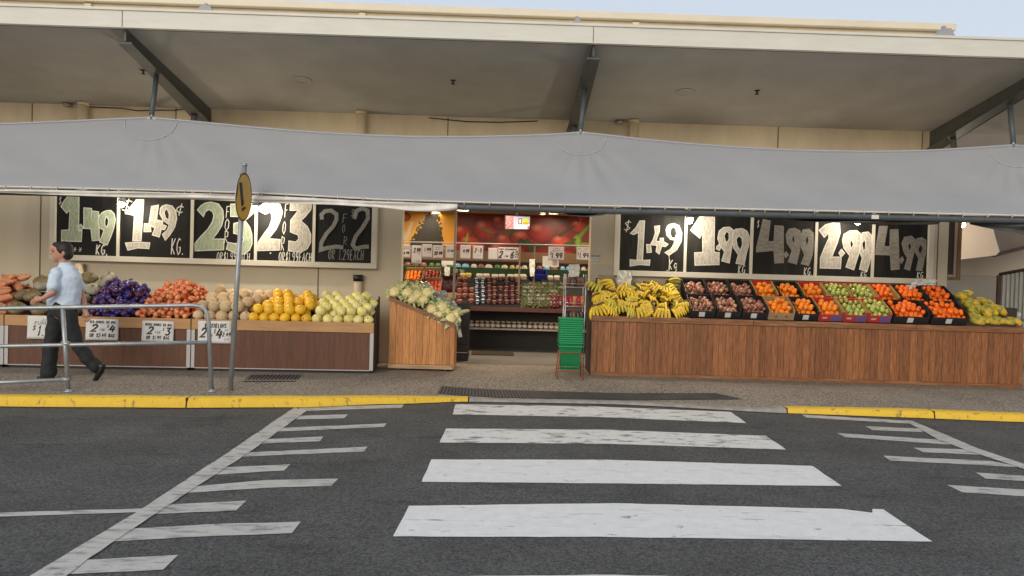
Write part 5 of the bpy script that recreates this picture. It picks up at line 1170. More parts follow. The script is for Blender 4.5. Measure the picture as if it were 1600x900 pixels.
def mur_y(u, v):
    x, y = 625+87*u, 340+45*v; c = (.78,.36,.025)
    if 640 < x < 652 and y > 352: pass
    d = abs((x-628)-(y-340)*-.9-52); c = mixc(c, (.86,.50,.05), max(0, 1-d/9))
    c = blob(c, x, y, 637,347,12,7,(.62,.10,.02),(.8,.2,.05))
    if 353 < y < 378:
        k = (y-353)/25
        if abs(x-(634+9*k)) < 2.6 or abs(x-(651-8*k)) < 2.6 or (k > .75 and abs(x-643) < 2.5): c = (.74,.60,.42)
    w_ = 9+14*max(0, (y-342)/38)**1.1; n_ = noise.noise(Vector((x*.32, y*.32, 3)))
    if abs(x-676-(y-360)*-.2)+n_*8 < w_ and y > 341: c = mixc((.004,.004,.003), (.07,.055,.03), .35+1.6*noise.noise(Vector((x*.9, y*.9, 8))))
    return c
xa_, xm_, xb_ = at(622,360,Y=IY-.02).x, at(712.5,360,Y=IY-.02).x, at(945,360,Y=IY-.02).x
painted('wall_mural', xm_+.01, at(918,360,Y=IY-.02).x+.3, mz0, CZ-.002, IY-.02, mur_red, 'wide back wall picture of red capsicums, tomatoes and a green leaf', 'mural')
painted('wall_mural', xa_-.1, xm_-.01, at(800,388,Y=IY-.02).z, CZ-.002, IY-.025, mur_y, 'yellow back wall picture with a pale letter Y and dark cone', 'mural', 110)
# ceiling lights
dl = mat('downlight_lens', (1,.92,.78), .5, emit=((1,.86,.62), 16))
for i, (px, py) in enumerate(((681,331.5),(723,327),(848,333),(865,332))):
    d = fwd*F+rt*(px-800)+up*(450-py); k = (CZ-1.6)/d.z; p = CAM+d*k
    t = empty('downlight', (p.x, p.y, CZ), 0, ['lit oval ceiling light above the yellow picture','large lit ceiling light just inside the shopfront','small lit ceiling light left of the pair above the capsicum picture','lit oval ceiling light right of the hanging screen'][i], 'light')
    r_ = (.10,.13,.06,.10)[i]; b = MB(); b.lathe([(r_,-.002),(r_+.02,-.004),(r_+.02,-.02),(r_,-.025)], 18); b.build('trim', white_m, t); b = MB(); b.lathe([(r_,-.018),(0,-.022)], 18); b.build('lens', dl, t)
for (x, y, e_) in ((-2.2,13.0,36),(0,12.9,40),(2.2,13.0,36),(-1.6,14.9,20),(1.2,14.9,20)):
    l = bpy.data.lights.new('shop_light', 'AREA'); l.energy = e_; l.size = .35; l.color = (1,.80,.58); lo = bpy.data.objects.new('shop_light', l); COL.objects.link(lo); lo.location = (x, y, CZ-.04); lo.parent = shop; lo.location = Vector((x, y, CZ-.04))-OFF
    b = MB(); b.box(x-.19, y-.19, CZ-.03, x+.19, y+.19, CZ-.002); part(b, 'ceiling_panel_light', white_m, shop)
# hanging screen
def scr(u, v):
    c = (.42,.36,.48)
    if v < .25: c = (.3,.22,.2) if u < .3 else (.36,.30,.42)
    if u < .33: c = mixc((.35,.05,.06), (.6,.3,.3), noise.noise(Vector((u*14, v*12, 2)))+.3)
    if abs(u-.6) < .07 and .15 < v < .6: c = (.05,.06,.04) if abs(u-.6) > .045 or v < .2 or v > .54 else (.5,.5,.4)
    if (u-.84)**2/.02+(v-.4)**2/.07 < 1: c = (.35,.55,.04) if v < .45 else (.8,.25,.03)
    if .38 < u and v > .72-.2*(u-.4): c = (.66,.60,.68)
    if u > .9 and v > .75: c = (.3,.1,.1)
    return c
p0, p1 = at(789,336,Y=13.6), at(829,360,Y=13.6)
t = empty('hanging_screen', ((p0.x+p1.x)/2, 13.6, (p0.z+p1.z)/2), 0, 'small lit flat screen hanging from the shop ceiling', 'screen'); o_ = Vector(t.location)
b = MB(); b.box(p0.x, 13.6, p1.z, p1.x, 13.66, p0.z); part(b, 'bezel', black_p, t, o_, bevel=.004)
b = MB(); xm = (p0.x+p1.x)/2-.02; b.box(xm-.02, 13.661, p0.z-.05, xm+.02, 13.70, CZ-.001); part(b, 'bracket', black_p, t, o_)
o = painted('display', p0.x+.02, p1.x-.02, p1.z+.02, p0.z-.02, 13.597, scr, None, None, 60, emit=.55); o.parent = t; o.matrix_parent_inverse = Matrix.Translation(-o_)
# sign rail with hanging cards
rY = 14.0; ra, rb = at(620,377.5,Y=rY), at(925,384,Y=rY); b = MB(); b.tube([ra, rb], .011, 8); 
b.tube([ra, Vector((IXL, rY, ra.z))], .011, 8); b.tube([rb, Vector((IXR, rY, rb.z))], .011, 8)
o = b.build('sign_rail', mat('pale_rail', (.5,.48,.45), .4)); tag(o, 'thin pale rail hanging below the pictures and carrying the price cards', 'rail')
cpm = mat('card_white', (.40,.39,.41), .5)
CD = [(627,382,641,403,[('VANILLA',.2,.9,.1,.2),('BEANS',.25,.85,.26,.36),('4.99',.3,.85,.55,.72,.014)],'leftmost hanging price card, reading 4.99'),
      (643.5,383,658.5,413,[('-----',.1,.9,.1,.14),('2.99',.2,.85,.16,.38,.016),('EA',.6,.8,.42,.48),('-----',.2,.8,.68,.72),('1.99',.2,.8,.8,.9)],'taller hanging price card reading 2.99 in front of a second card'),
      (660,381,675,403,[('-----',.1,.9,.12,.2),('1.99',.2,.85,.3,.52,.016),('KG',.6,.8,.6,.68)],'hanging price card reading 1.99, third from the left'),
      (677,383,692,404,[('HONEY',.2,.8,.12,.2),('SWEET',.2,.8,.28,.36),('22.99',.12,.9,.5,.72,.016)],'hanging price card reading 22.99'),
      (696.5,382.5,711.5,404,[('-----',.1,.9,.12,.2),('13.00',.15,.85,.36,.5,.012),('KG',.6,.85,.66,.76)],'hanging price card reading 13.00 beside the slim post'),
      (719,382.5,735,405,[('-----',.1,.9,.1,.2),('4.99',.3,.85,.32,.54,.016),('EA',.6,.8,.6,.68)],'hanging price card reading 4.99 below the capsicum picture'),
      (739,383.5,754.5,405.5,[('-----',.1,.9,.08,.16),('2-5',.15,.85,.22,.48,.016),('1.49',.3,.75,.66,.76)],'hanging price card reading 2-5'),
      (763,387,777,406,[],'blank grey hanging card left of the wide 2 FOR 6 card'),
      (778,386,810,406.5,[('MINI CUCUMBERS',.08,.9,.1,.22,.009),('2',.05,.22,.34,.82,.026),('FOR',.34,.5,.66,.76,.008),('6',.6,.76,.34,.82,.026),('OR',.84,.95,.3,.42,.008),('3.49',.8,.98,.48,.62,.009),('EA',.84,.95,.7,.8,.008)],'wide hanging price card reading 2 for 6'),
      (857,385,881,407,[('SINGLE',.3,.7,.08,.18),('BROWNS',.25,.75,.26,.36),('$',.12,.2,.42,.62,.01),('1.99',.2,.86,.48,.84,.022)],'wide hanging price card reading 1.99 above the grapes'),
      (901,386,921,407,[('RED SHORTS',.1,.95,.08,.18),('EACH',.3,.8,.26,.36),('$',.08,.16,.42,.62,.01),('1.99',.2,.92,.46,.80,.02)],'rightmost hanging price card reading 1.99, partly behind the wall')]
for (x0, y0, x1, y1, ln, lab) in CD:
    a, c = at(x0, y0, Y=rY-.01), at(x1, y1, Y=rY-.01); card('price_card', Matrix.Translation(a), c.x-a.x, a.z-c.z, ln, lab, 'price card', curl=.001, pm=cpm)
    b = MB()
# display benches: base, sloping tiers, back fridge
bx0, bx1 = at(612,480,Y=13.5).x-.3, at(905,480,Y=13.5).x+.6
t = empty('produce_bench', ((bx0+bx1)/2, 13.5, PZ), 0, 'dark produce bench inside the shop with a lower shelf of jars', 'display bench'); o_ = Vector(t.location)
ze = at(800,481,Y=13.5).z
b = MB(); b.box(bx0,13.5,ze-.07,bx1,13.56,ze); part(b, 'front_lip', mat('bench_lip', (.10,.03,.022), .45), t, o_)
b = MB(); b.add([(bx0,13.56,ze-.03),(bx1,13.56,ze-.03),(bx1,15.3,ze+.62),(bx0,15.3,ze+.62)], [(0,1,2,3)]); part(b, 'sloping_deck', mat('deck_black', (.008,.008,.008), .9), t, o_, fixn=False)
zs = at(800,513.5,Y=13.7).z
b = MB(); b.box(at(732,513,Y=13.7).x,13.7,zs-.03,bx1,14.1,zs); part(b, 'jar_shelf', mat('pale_shelf', (.45,.43,.40), .4), t, o_)
b = MB(); b.box(bx0,14.12,PZ+.005,bx1,14.16,ze-.08); b.box(bx0,13.56,PZ+.005,bx0+.03,14.1,ze-.08); part(b, 'back_panel', mat('bench_black', (.012,.011,.01), .6), t, o_)
mt = MB(); a, c = at(738,549,Z=PZ+.006), at(803,556,Z=PZ+.006); mt.box(a.x, c.y, PZ+.005, c.x, a.y, PZ+.017); o = mt.build('floor_mat', mat('brown_mat', (.05,.035,.028), .9)); tag(o, 'dark brown floor mat just inside the entrance', 'floor mat')
def DK(px, py, lift=0):   # point on the sloping deck seen at that pixel
    d = fwd*F+rt*(px-800)+up*(450-py); sl2 = .65/1.74; k = ((ze-.03+lift)-sl2*13.56-1.6)/(d.z-sl2*d.y); return CAM+d*k
SLA = math.atan(.65/1.74)
jar_m = mat('jar_glass', (.22,.11,.05), .15, rnd=.5, var=.3, scale=20); lid_m = mat('jar_lid', (.45,.40,.32), .35)
jt = empty('jar', (0,0,0)); b = MB(); b.lathe([(0,0),(.04,.0),(.043,.01),(.043,.085),(.03,.1),(.03,.105)], 12); b.build('glass', jar_m, jt); b = MB(); b.lathe([(.034,.105),(.034,.125),(0,.126)], 12); b.build('lid', lid_m, jt); b = MB(); b.lathe([(.0445,.025),(.0445,.07)], 12); b.build('label', lab_m, jt)
trj = tree_of(jt); tag(jt, 'small jar with pale label on the lower bench shelf', 'jar', 'jars on the lower bench shelf'); used = False
for ly in range(2):
    px = 737
    while px < 872:
        p = at(px, 510, Y=13.76+ly*.12); M = Matrix.Translation((p.x, 13.76+ly*.12, zs)) @ Matrix.Rotation(random.uniform(-.5,.5), 4, 'Z'); put(jt, not used, M, trj); used = True; px += 8.3 if random.random() < .9 else 14
def small_crate(px, py, w_px, m, fk, mfr, lab, nlab, gl, hh=.11):
    p = DK(px, py, .02); k = p.y/F; w_ = w_px*k; M = Matrix.Translation(p) @ Matrix.Rotation(SLA+R(12), 4, 'X')
    t = empty('display_crate', (0,0,0), 0, lab, 'crate'); t.matrix_world = M; b = MB(); d_ = .36; e = .01
    b.box(-w_/2,0,0,w_/2,d_,e); b.box(-w_/2,0,e,w_/2,e,hh*.6); b.box(-w_/2,d_-e,e,w_/2,d_,hh*1.5); b.box(-w_/2,e+.001,e,-w_/2+e,d_-e-.001,hh); b.box(w_/2-e,e+.001,e,w_/2,d_-e-.001,hh); b.build('tray', m, t)
    r = .036 if fk is not pk_g else .016; o = fruit(nlab[0], fk, r); f1 = True; n_ = 0; y = r+.01
    while y < d_-r:
        x = -w_/2+r+.01
        while x < w_/2-r*.8:
            q = o if f1 else o.copy()
            if not f1: COL.objects.link(q)
            f1 = False; q.matrix_basis = M @ Matrix.Translation((x+random.uniform(-.2,.2)*r, y, hh*.55+r*.5+random.uniform(-.1,.5)*r)) @ rnd_rot(); tag(q, nlab[1], nlab[2], gl); x += 2*r; n_ += 1
        y += 1.8*r
pk_g = mat('black_grape_skin', (.05,.012,.02), .3, rnd=.4)
tomm = mat('tomato_skin', (.50,.06,.02), .25, rnd=.2); rapp = mat('red_apple_skin', (.28,.025,.025), .3, rnd=.3)
small_crate(646,444,27,card_m,oran,None,'cardboard crate of oranges inside the shop at the left',('orange','orange in the crate inside the shop at the left','orange'),'oranges inside the shop')
small_crate(674,444,26,card_m,rapp,None,'cardboard crate of dark red apples inside the shop',('red_apple','dark red apple in the crate beside the indoor oranges','apple'),'red apples inside the shop')
small_crate(676,461,24,card_m,tomm,None,'low crate of small red tomatoes behind the cauliflowers',('tomato','red tomato in the low crate behind the cauliflowers','tomato'),'tomatoes inside the shop')
small_crate(701,455,24,mat('maroon_carton', (.14,.02,.03), .5),pk_g,None,'maroon carton of black grapes inside the shop',('black_grape','tiny black grape in the maroon carton','grape'),'black grapes in the maroon carton',.1)
for (px, w_) in ((696,13),(708,11)):
    p = DK(px, 466, .01); b = MB(); b.box(-w_*p.y/F/2,0,0,w_*p.y/F/2,.2,.1); o = b.build('carton', mat('plain_carton', (.42,.30,.15), .8)); o.location = p; tag(o, 'small plain tan carton below the maroon grape carton, %s one' % ('left' if px < 700 else 'right'), 'carton')
# punnets
pun_m = {'dark': mat('punnet_dark_berry', (.05,.018,.028), .12, var=.6, scale=30, c2=(.18,.05,.06), thr=(.5,.65)), 'blue': mat('punnet_blueberry', (.03,.04,.07), .12, var=.5, scale=30), 'red': mat('punnet_red_berry', (.20,.04,.03), .12, var=.6, scale=25, c2=(.4,.14,.1)), 'yel': mat('punnet_yellow', (.70,.52,.06), .2, var=.4, scale=20), 'mush': mat('mushroom_tray', (.66,.58,.46), .6, var=.35, scale=26, bump=1, bscale=30), 'grn': mat('punnet_green', (.10,.15,.05), .2, var=.7, scale=24, c2=(.4,.42,.3))}
pl_lab = {'dark': mat('berry_label', (.26,.17,.12), .5), 'blue': mat('blueberry_label', (.55,.62,.62), .5), 'red': mat('red_label', (.28,.24,.22), .5), 'yel': lab_m, 'mush': lab_m, 'grn': lab_m}
pro = {}
for k, m in pun_m.items():
    t = empty('punnet'); b = MB(); b.add([(-.05,0,0),(.05,0,0),(.05,.09,0),(-.05,.09,0),(-.058,-.006,.06),(.058,-.006,.06),(.058,.096,.06),(-.058,.096,.06),(-.05,.002,.075),(.05,.002,.075),(.05,.088,.075),(-.05,.088,.075)], [(3,2,1,0),(0,1,5,4),(1,2,6,5),(2,3,7,6),(3,0,4,7),(4,5,9,8),(5,6,10,9),(6,7,11,10),(7,4,8,11),(8,9,10,11)]); b.build('tub', m, t)
    b = MB(); b.box(-.024,-.0095,.02,.024,-.0075,.055); b.build('label', pl_lab[k], t); b = MB(); b.box(-.028,.02,.076,.028,.06,.0775); b.build('lid_label', pl_lab[k], t); pro[k] = [t, tree_of(t), False]
def punnet(px, py, k, lab, group, sc=1, lift=.0):
    t, tr, u_ = pro[k]; p = DK(px, py, lift); M = Matrix.Translation(p) @ Matrix.Rotation(random.uniform(-.16,.16), 4, 'Z') @ Matrix.Rotation(SLA*.9, 4, 'X') @ Matrix.Scale(sc, 4); c = put(t, not u_, M, tr); pro[k][2] = True; tag(c, lab, 'punnet', group)
for (x0, x1, n_, ys, k, lab) in ((717,736,3,(441,449,457,466,475),'red','clear punnet of red berries on the dark bench'), (745,754,2,(441,448,455,463,470,476),'blue','blueberry punnet with pale label on the dark bench'), (764,809,6,(440,447,454,461,468,476),'dark','dark grape punnet with tan label on the dark bench')):
    for y in ys:
        for i in range(n_):
            if random.random() < .08: continue
            punnet(x0+(x1-x0)*i/max(1,n_-1)+random.uniform(-1,1), y+random.uniform(-1,1), k, lab, lab.split(' on ')[0]+'s on the bench')
for x in (723,732): punnet(x, 434, 'yel', 'yellow fruit punnet at the back of the bench', 'yellow punnets on the bench', 1.0)
for x in (749,760,773,784,797,808,818): punnet(x, 436 if x < 765 else 437, 'mush', 'pale mushroom tray at the back of the bench', 'mushroom trays', 1.15)
for x in (700,712,722,640,655,668): punnet(x, 427, 'grn', 'small green vegetable punnet at the back of the bench', 'green punnets on the bench', 1.0)
for x in (850,860,870): punnet(x, 438, 'mush', 'pale ginger root tray right of the blue crate', 'ginger trays', 1)
# grape bunches
gg = mat('green_grape_skin', (.13,.15,.045), .25, rnd=.3, trans=.0, coat=.3); rg = mat('red_grape_skin', (.20,.02,.035), .25, rnd=.3, coat=.3)
def bunch(name, m, seed):
    rn = random.Random(seed); b = MB()
    for k in range(46): c = Vector((rn.gauss(0,.045), rn.gauss(0,.045), rn.gauss(0,.022))); b.ball(c, rn.uniform(.010,.013), 7, 5)
    t = empty(name); tag(b.build('grapes', m, t), kind='stuff'); b = MB(); b.tube([(-.06,0,.02),(0,0,.03),(.05,.02,.04)], .004, 5)
    for q in range(5): a = rn.uniform(0,6); d = Vector((math.cos(a)*.05, math.sin(a)*.05, .05)); b.add([Vector((0,0,.02)), d*.6+Vector((.02,0,.03)), d, d*.6-Vector((.02,0,0))], [(0,1,2,3)])
    b.build('stem_and_wrap', wrap, t, fixn=False); return t
gp = [bunch('green_grape_bunch', gg, 1), bunch('green_grape_bunch', gg, 2), bunch('red_grape_bunch', rg, 3)]; gt = [tree_of(g_) for g_ in gp]; gu = [False]*3
for px in range(820, 880, 7):
    for py in range(446, 480, 6):
        red = px > 856 and py > 461 or (px < 824 and 0)
        if px > 866 and py < 446: continue
        i = 2 if red else random.randint(0, 1); p = DK(px+random.uniform(-2,2), py, .05+random.uniform(0,.03)); c = put(gp[i], not gu[i], Matrix.Translation(p) @ Matrix.Rotation(SLA, 4, 'X') @ Matrix.Rotation(random.uniform(0,6), 4, 'Z'), gt[i]); gu[i] = True
        tag(c, 'bunch of dark red grapes near the wire rack' if red else 'bunch of pale green grapes piled inside the shop', 'grapes', 'red grape bunches' if red else 'green grape bunches')
p = DK(842,437,.02); b = MB(); b.box(-.16,0,0,.16,.3,.01); b.box(-.16,0,.011,.16,.01,.1); b.box(-.16,.29,.011,.16,.3,.12); b.box(-.16,.011,.011,-.15,.289,.1); b.box(.15,.011,.011,.16,.289,.1); o = b.build('blue_crate', mat('blue_plastic', (.02,.025,.22), .4)); o.location = p; o.rotation_euler = (SLA,0,0); tag(o, 'empty dark blue plastic crate behind the green grapes', 'crate')
# back refrigerated shelves
fY = 15.25; fx0, fx1 = IXL+.1, IXR-.1
t = empty('cold_shelf', (0, fY, PZ), 0, 'refrigerated wall shelf with green plastic matting below the pictures', 'cold shelf'); o_ = Vector(t.location)
zt1 = at(780,419,Y=fY).z; zt2 = at(780,429,Y=fY).z
b = MB(); b.box(fx0, fY, zt2, fx1, fY+.04, zt1); part(b, 'green_matting', mat('parsley_matting', (.012,.05,.018), .8, var=.6, scale=40, bump=1, bscale=50), t, o_)
b = MB(); b.box(fx0, fY+.041, zt1-.02, fx1, IY-.001, zt1); b.box(fx0, IY-.1, zt1+.001, fx1, IY-.05, mz0-.005); part(b, 'shelf', dark_in, t, o_)
b = MB(); b.box(fx0, fY+.2, zt1+.14, fx1, fY+.24, mz0+.02); part(b, 'canopy_panel', mat('fridge_brown', (.16,.09,.05), .5), t, o_)
b = MB(); b.box(fx0, fY+.02, PZ+.01, fx1, fY+.04, zt2-.002); part(b, 'base', dark_in, t, o_)
b = MB()
z5 = at(800,409,Y=fY+.3).z; 
cols = {'white_vegetable_pack': mat('pack_white', (.62,.56,.45), .4, var=.4, scale=20), 'blue_pack': mat('pack_blue', (.22,.42,.60), .3, var=.3, scale=12), 'yellow_pack': mat('pack_yellow', (.66,.50,.10), .4, var=.3, scale=20), 'brown_pack': mat('pack_brown', (.25,.12,.08), .4, var=.4, scale=20), 'green_pack': mat('pack_green', (.10,.20,.06), .4, var=.4, scale=20)}
rn = random.Random(21); px = 626
while px < 922:
    nm = rn.choice(list(cols)); p = at(px, 412, Y=fY+.15); w_ = rn.uniform(.10,.16); b = MB()
    b.ball((0,0,.03), (w_/2,.06,.045), 10, 7, fn=lambda d, ph, th: 1+.15*noise.noise(d*3+Vector((px,0,0)))); b.box(-w_/2,-.06,0,w_/2,.06,.02)
    o = b.build(nm, cols[nm]); o.location = (p.x, fY+.15, zt1+.001); tag(o, '%s on the cold shelf below the pictures' % nm.replace('_',' '), 'pack', '%ss on the cold shelf' % nm.replace('_',' ')); px += w_*F/fY+1.5
# bag dispensers and signs standing on posts inside
for i, (x0, y0, x1, y1, Y) in enumerate(((694,417,703,431,13.9),(827,405,836,432,13.9))):
    crumple([(x0,y0),(x1,y0),(x1-1,y1),(x0+1,y1)], Y, 'plastic_bag_roll', ['white hanging bag roll above the maroon grape carton','tall white bag roll hanging above the green grapes'][i], 'plastic bags', pl_m, 12+i, .01)
p = at(690,407,Y=13.95); b = MB(); q = at(712,414,Y=13.95); b.box(p.x,13.95,q.z,q.x,13.96,p.z); o = b.build('notice_card', paper); tag(o, 'plain pale notice card above the indoor bag roll', 'notice')
p = at(848,400,Y=14.1); q = at(873,417,Y=14.1); b = MB(); b.box(p.x,14.1,q.z,q.x,14.11,p.z); o = b.build('notice_card', paper); tag(o, 'plain pale notice card below the 1.99 card above the grapes', 'notice')
for (px, lab) in ((811,'thin brown post rising from the middle of the indoor bench'),(834,'grey post rising behind the green grapes')):
    p = at(px, 440, Y=13.98); b = MB(); b.box(p.x-.015, 13.98, ze+.1, p.x+.015, 14.01, at(px, 384, Y=13.98).z); o = b.build('bench_post', mat('brown_post', (.16,.11,.07), .5)); tag(o, lab, 'post')
# ------------------------------------------------------------------ railing, sign
def rail_pt(px, py, Y): return at(px, py, Y=Y)
def on_path_y(px, py): return on_path(px, py)
A_, B_ = on_path(107,612), on_path(331,612)
dirY = lambda px: A_.y+(B_.y-A_.y)*(px-107)/224
t = empty('kerb_railing', (A_.x, A_.y, A_.z), 0, 'galvanised tube pedestrian railing along the kerb in front of the walking man', 'railing'); o_ = Vector(t.location)
def RLp(px, py): return at(px, py, Y=dirY(px))
top = [RLp(-420,490), RLp(-200,486), RLp(0,482), RLp(150,479.5), RLp(300,477), RLp(312,478.5), RLp(320,483), RLp(324.5,492), RLp(326,505)]
b = MB(); b.tube(top+[Vector((B_.x, B_.y, B_.z-.02))], .0245, 12); part(b, 'top_rail', galv, t, o_)
b = MB(); b.tube([RLp(-420,552), RLp(0,541), RLp(150,538), RLp(324,535)], .0225, 10); part(b, 'middle_rail', galv, t, o_)
b = MB(); b.tube([RLp(-420,606), RLp(0,597.5), RLp(102,593)], .0225, 10); part(b, 'lower_rail', galv, t, o_)
b = MB(); b.tube([RLp(98,481), Vector((A_.x, A_.y, A_.z-.02))], .0235, 12); part(b, 'post', galv, t, o_)
b = MB(); q = RLp(-320,488); b.tube([q, Vector((q.x, q.y, .1))], .0235, 12); part(b, 'post', galv, t, o_)
b = MB()
for p in (A_, B_): b.lathe([(.05,.004),(.05,.012),(.03,.016),(.026,.03)], 14, M=Matrix.Translation(p))
part(b, 'base_flange', galv, t, o_)
b = MB()
for (px, py) in ((103,537),(103,593)): q = RLp(px, py); b.tube([q-Vector((.045,0,0)), q+Vector((.045,0,0))], .029, 10)
part(b, 'coupling', galv, t, o_)
Pb = on_path(360,610); Pt = at(382,257,Y=Pb.y)
t = empty('crossing_sign', Pb, 0, 'round yellow pedestrian crossing sign seen almost edge on, on a leaning galvanised pole', 'sign'); o_ = Vector(Pb)
b = MB(); b.tube([Pb-Vector((0,0,.02)), Pt], .029, 14); part(b, 'pole', galv, t, o_)
b = MB(); b.lathe([(.034,.0),(.034,.02),(0,.022)], 12, M=Matrix.Translation(Pt-Vector((0,0,.01)))); part(b, 'pole_cap', galv, t, o_)
AZ = R(91); nD = Vector((math.sin(AZ), -math.cos(AZ), 0)); sD = Vector((math.cos(AZ), math.sin(AZ), 0)); axL = (Pt-Pb).normalized(); uD = axL
cD = at(378.8,308.5,Y=Pb.y)+Vector((.034,-.055,0)); rD = .287
nD = (nD-uD*nD.dot(uD)).normalized(); sD = uD.cross(nD)
MD = Matrix(((sD.x,uD.x,nD.x,cD.x),(sD.y,uD.y,nD.y,cD.y),(sD.z,uD.z,nD.z,cD.z),(0,0,0,1)))
b = MB(); b.lathe([(0,-.002),(rD,-.002),(rD,.002)], 48, M=MD, smooth=False); part(b, 'disc_back', galv, t, o_)
b = MB(); b.lathe([(0,.0022),(rD,.0022)], 48, M=MD, smooth=False); part(b, 'yellow_face', mat('sign_yellow', (.72,.42,.06), .45, var=.1, scale=6), t, o_, fixn=False)
b = MB(); b.lathe([(rD-.022,.0035),(rD-.004,.0035)], 48, M=MD, smooth=False)
part(b, 'black_border', mat('sign_black', (.01,.01,.01), .5), t, o_, fixn=False)
def onD(zx, zy):
    px, py = 335+zx/9, 240+zy/9; d = fwd*F+rt*(px-800)+up*(450-py); k = (cD-CAM).dot(nD)/d.dot(nD); return CAM+d*k+nD*.0035
b = MB()
for pl in ([(345,405),(388,405),(402,600),(414,700),(404,728),(375,750),(362,600)], [(324,412),(333,410),(331,470),(318,590),(302,650),(298,590)], [(375,772),(400,752),(435,745),(440,775),(412,795),(384,822)], [(348,280),(368,285),(362,312)]):
    vs = [onD(*p) for p in pl]; tr2 = tessellate_polygon([[Vector((p[0], p[1], 0)) for p in pl]]); b.add(vs, [tuple(f_) for f_ in tr2])
part(b, 'walking_symbol', mat('sign_black', (.01,.01,.01), .5), t, o_, fixn=False)
b = MB()
for dz in (-.12, .12): q = cD+uD*dz-nD*.014; b.box(-.05,-.012,-.011,.05,.012,.011, M=Matrix(((sD.x,uD.x,nD.x,q.x),(sD.y,uD.y,nD.y,q.y),(sD.z,uD.z,nD.z,q.z),(0,0,0,1))))
part(b, 'bracket', galv, t, o_)

# ------------------------------------------------------------------ beyond the right end of the building
NY = 16.2; nx0 = xR+.01
tan_w = mat('neighbour_render', (.62,.52,.40), .8, var=.08, scale=1.2); brn = mat('dark_brown_timber', (.07,.045,.035), .7, var=.2, scale=4)
t = empty('neighbouring_building', (14, NY, PZ), 0, 'cream rendered neighbouring building set back beyond the right end', 'building'); o_ = Vector(t.location)
zl = at(1530,430,Y=NY).z
b = MB(); b.box(nx0-.3, NY, zl, 26, NY+.3, 5.4); part(b, 'upper_wall', tan_w, t, o_)
b = MB(); b.box(nx0-.3, NY-.03, PZ, 26, NY+.28, zl-.001); part(b, 'lower_wall', mat('neighbour_dado', (.46,.41,.34), .8, var=.08, scale=1.5), t, o_)
b = MB(); pl = [(1497,318),(1543,322),(1549,345),(1555,370),(1562,393),(1556,399),(1530,402),(1497,406)]
b.prism([(at(x,y,Y=13.9).x, at(x,y,Y=13.9).z) for x, y in pl], 13.9, NY-.001); part(b, 'curved_bulkhead', mat('bulkhead_render', (.66,.54,.42), .8, var=.06, scale=1.2), t, o_)
b = MB(); pl = [(1546,330),(1700,322),(1700,360),(1562,399.5)]; b.prism([(at(x,y,Y=14.6).x, at(x,y,Y=14.6).z) for x, y in pl], 14.6, NY-.002); part(b, 'gable_panel', mat('gable_brown', (.20,.155,.125), .8, var=.1, scale=2), t, o_)
b = MB(); pl = [(1553,397),(1700,360),(1700,364.5),(1556,401)]; b.prism([(at(x,y,Y=14.5).x, at(x,y,Y=14.5).z) for x, y in pl], 14.5, 14.599); part(b, 'bargeboard', brn, t, o_)
b = MB(); pl = [(1484,175),(1484,300),(1700,300),(1700,160)]; b.prism([(at(x,y,Y=15.9).x, at(x,y,Y=15.9).z) for x, y in pl], 15.9, NY-.004); part(b, 'upper_cladding', mat('upper_brown', (.16,.135,.11), .8, var=.12, scale=2), t, o_)
# corrugated fence
t = empty('corrugated_fence', at(1580,515,Y=14.3), 0, 'weathered grey corrugated metal fence at the far right edge', 'fence'); o_ = Vector(t.location); fa, fb = at(1560,430,Y=14.6), at(1720,401,Y=12.9)
def cf(u, v):
    p = fa.lerp(fb, u); n_ = Vector((fb.y-fa.y, -(fb.x-fa.x), 0)).normalized(); return Vector((p.x, p.y, PZ+(p.z-PZ)*v))+n_*.016*math.sin(u*(fb-fa).length*2*math.pi/.085)-o_
b = MB(); b.sheet(cf, 220, 1); o = b.build('sheeting', mat('grey_corrugated', (.30,.31,.30), .55, var=.35, scale=3, stretch=(4,4,.4), metal=.3), t, fixn=False)
b = MB(); b.tube([fa+Vector((0,-.03,.02))-o_, fb+Vector((0,-.03,.02))-o_], .03, 4); b.build('capping', brn, t); b = MB(); b.box(fa.x-o_.x-.03, fa.y-o_.y-.05, PZ-o_.z, fa.x-o_.x+.03, fa.y-o_.y+.01, fa.z-o_.z); b.build('post', brn, t)
# brown window frame seen side-on past the corner
wx0, wx1 = at(1483,390,Y=WY+.1).x, at(1501,390,Y=WY+.1).x; wz0, wz1 = at(1492,438,Y=WY+.1).z, at(1492,325,Y=WY+.1).z
t = empty('open_shutter', ((wx0+wx1)/2, WY+.1, wz0), 0, 'brown timber framed shutter projecting beyond the right corner of the building', 'shutter'); o_ = Vector(t.location)
b = MB(); xm = wx1-.055; b.box(xm, WY+.08, wz0, wx1, WY+.16, wz1); b.box(wx0, WY+.08, wz0, xm-.001, WY+.16, wz0+.05); part(b, 'frame', mat('shutter_timber', (.20,.11,.045), .5, var=.3, scale=4, stretch=(6,6,.6)), t, o_)
b = MB(); b.box(wx0, WY+.12, wz0+.051, xm-.045, WY+.15, wz1); part(b, 'panel', mat('shutter_panel', (.045,.022,.016), .5), t, o_)
b = MB(); b.box(xm-.044, WY+.1, wz0+.051, xm-.001, WY+.15, wz1); b.box(wx0+.001, WY+.1, wz0+.052, xm-.046, WY+.118, wz0+.09); part(b, 'inner_strip', mat('shutter_inner', (.40,.33,.25), .6), t, o_)
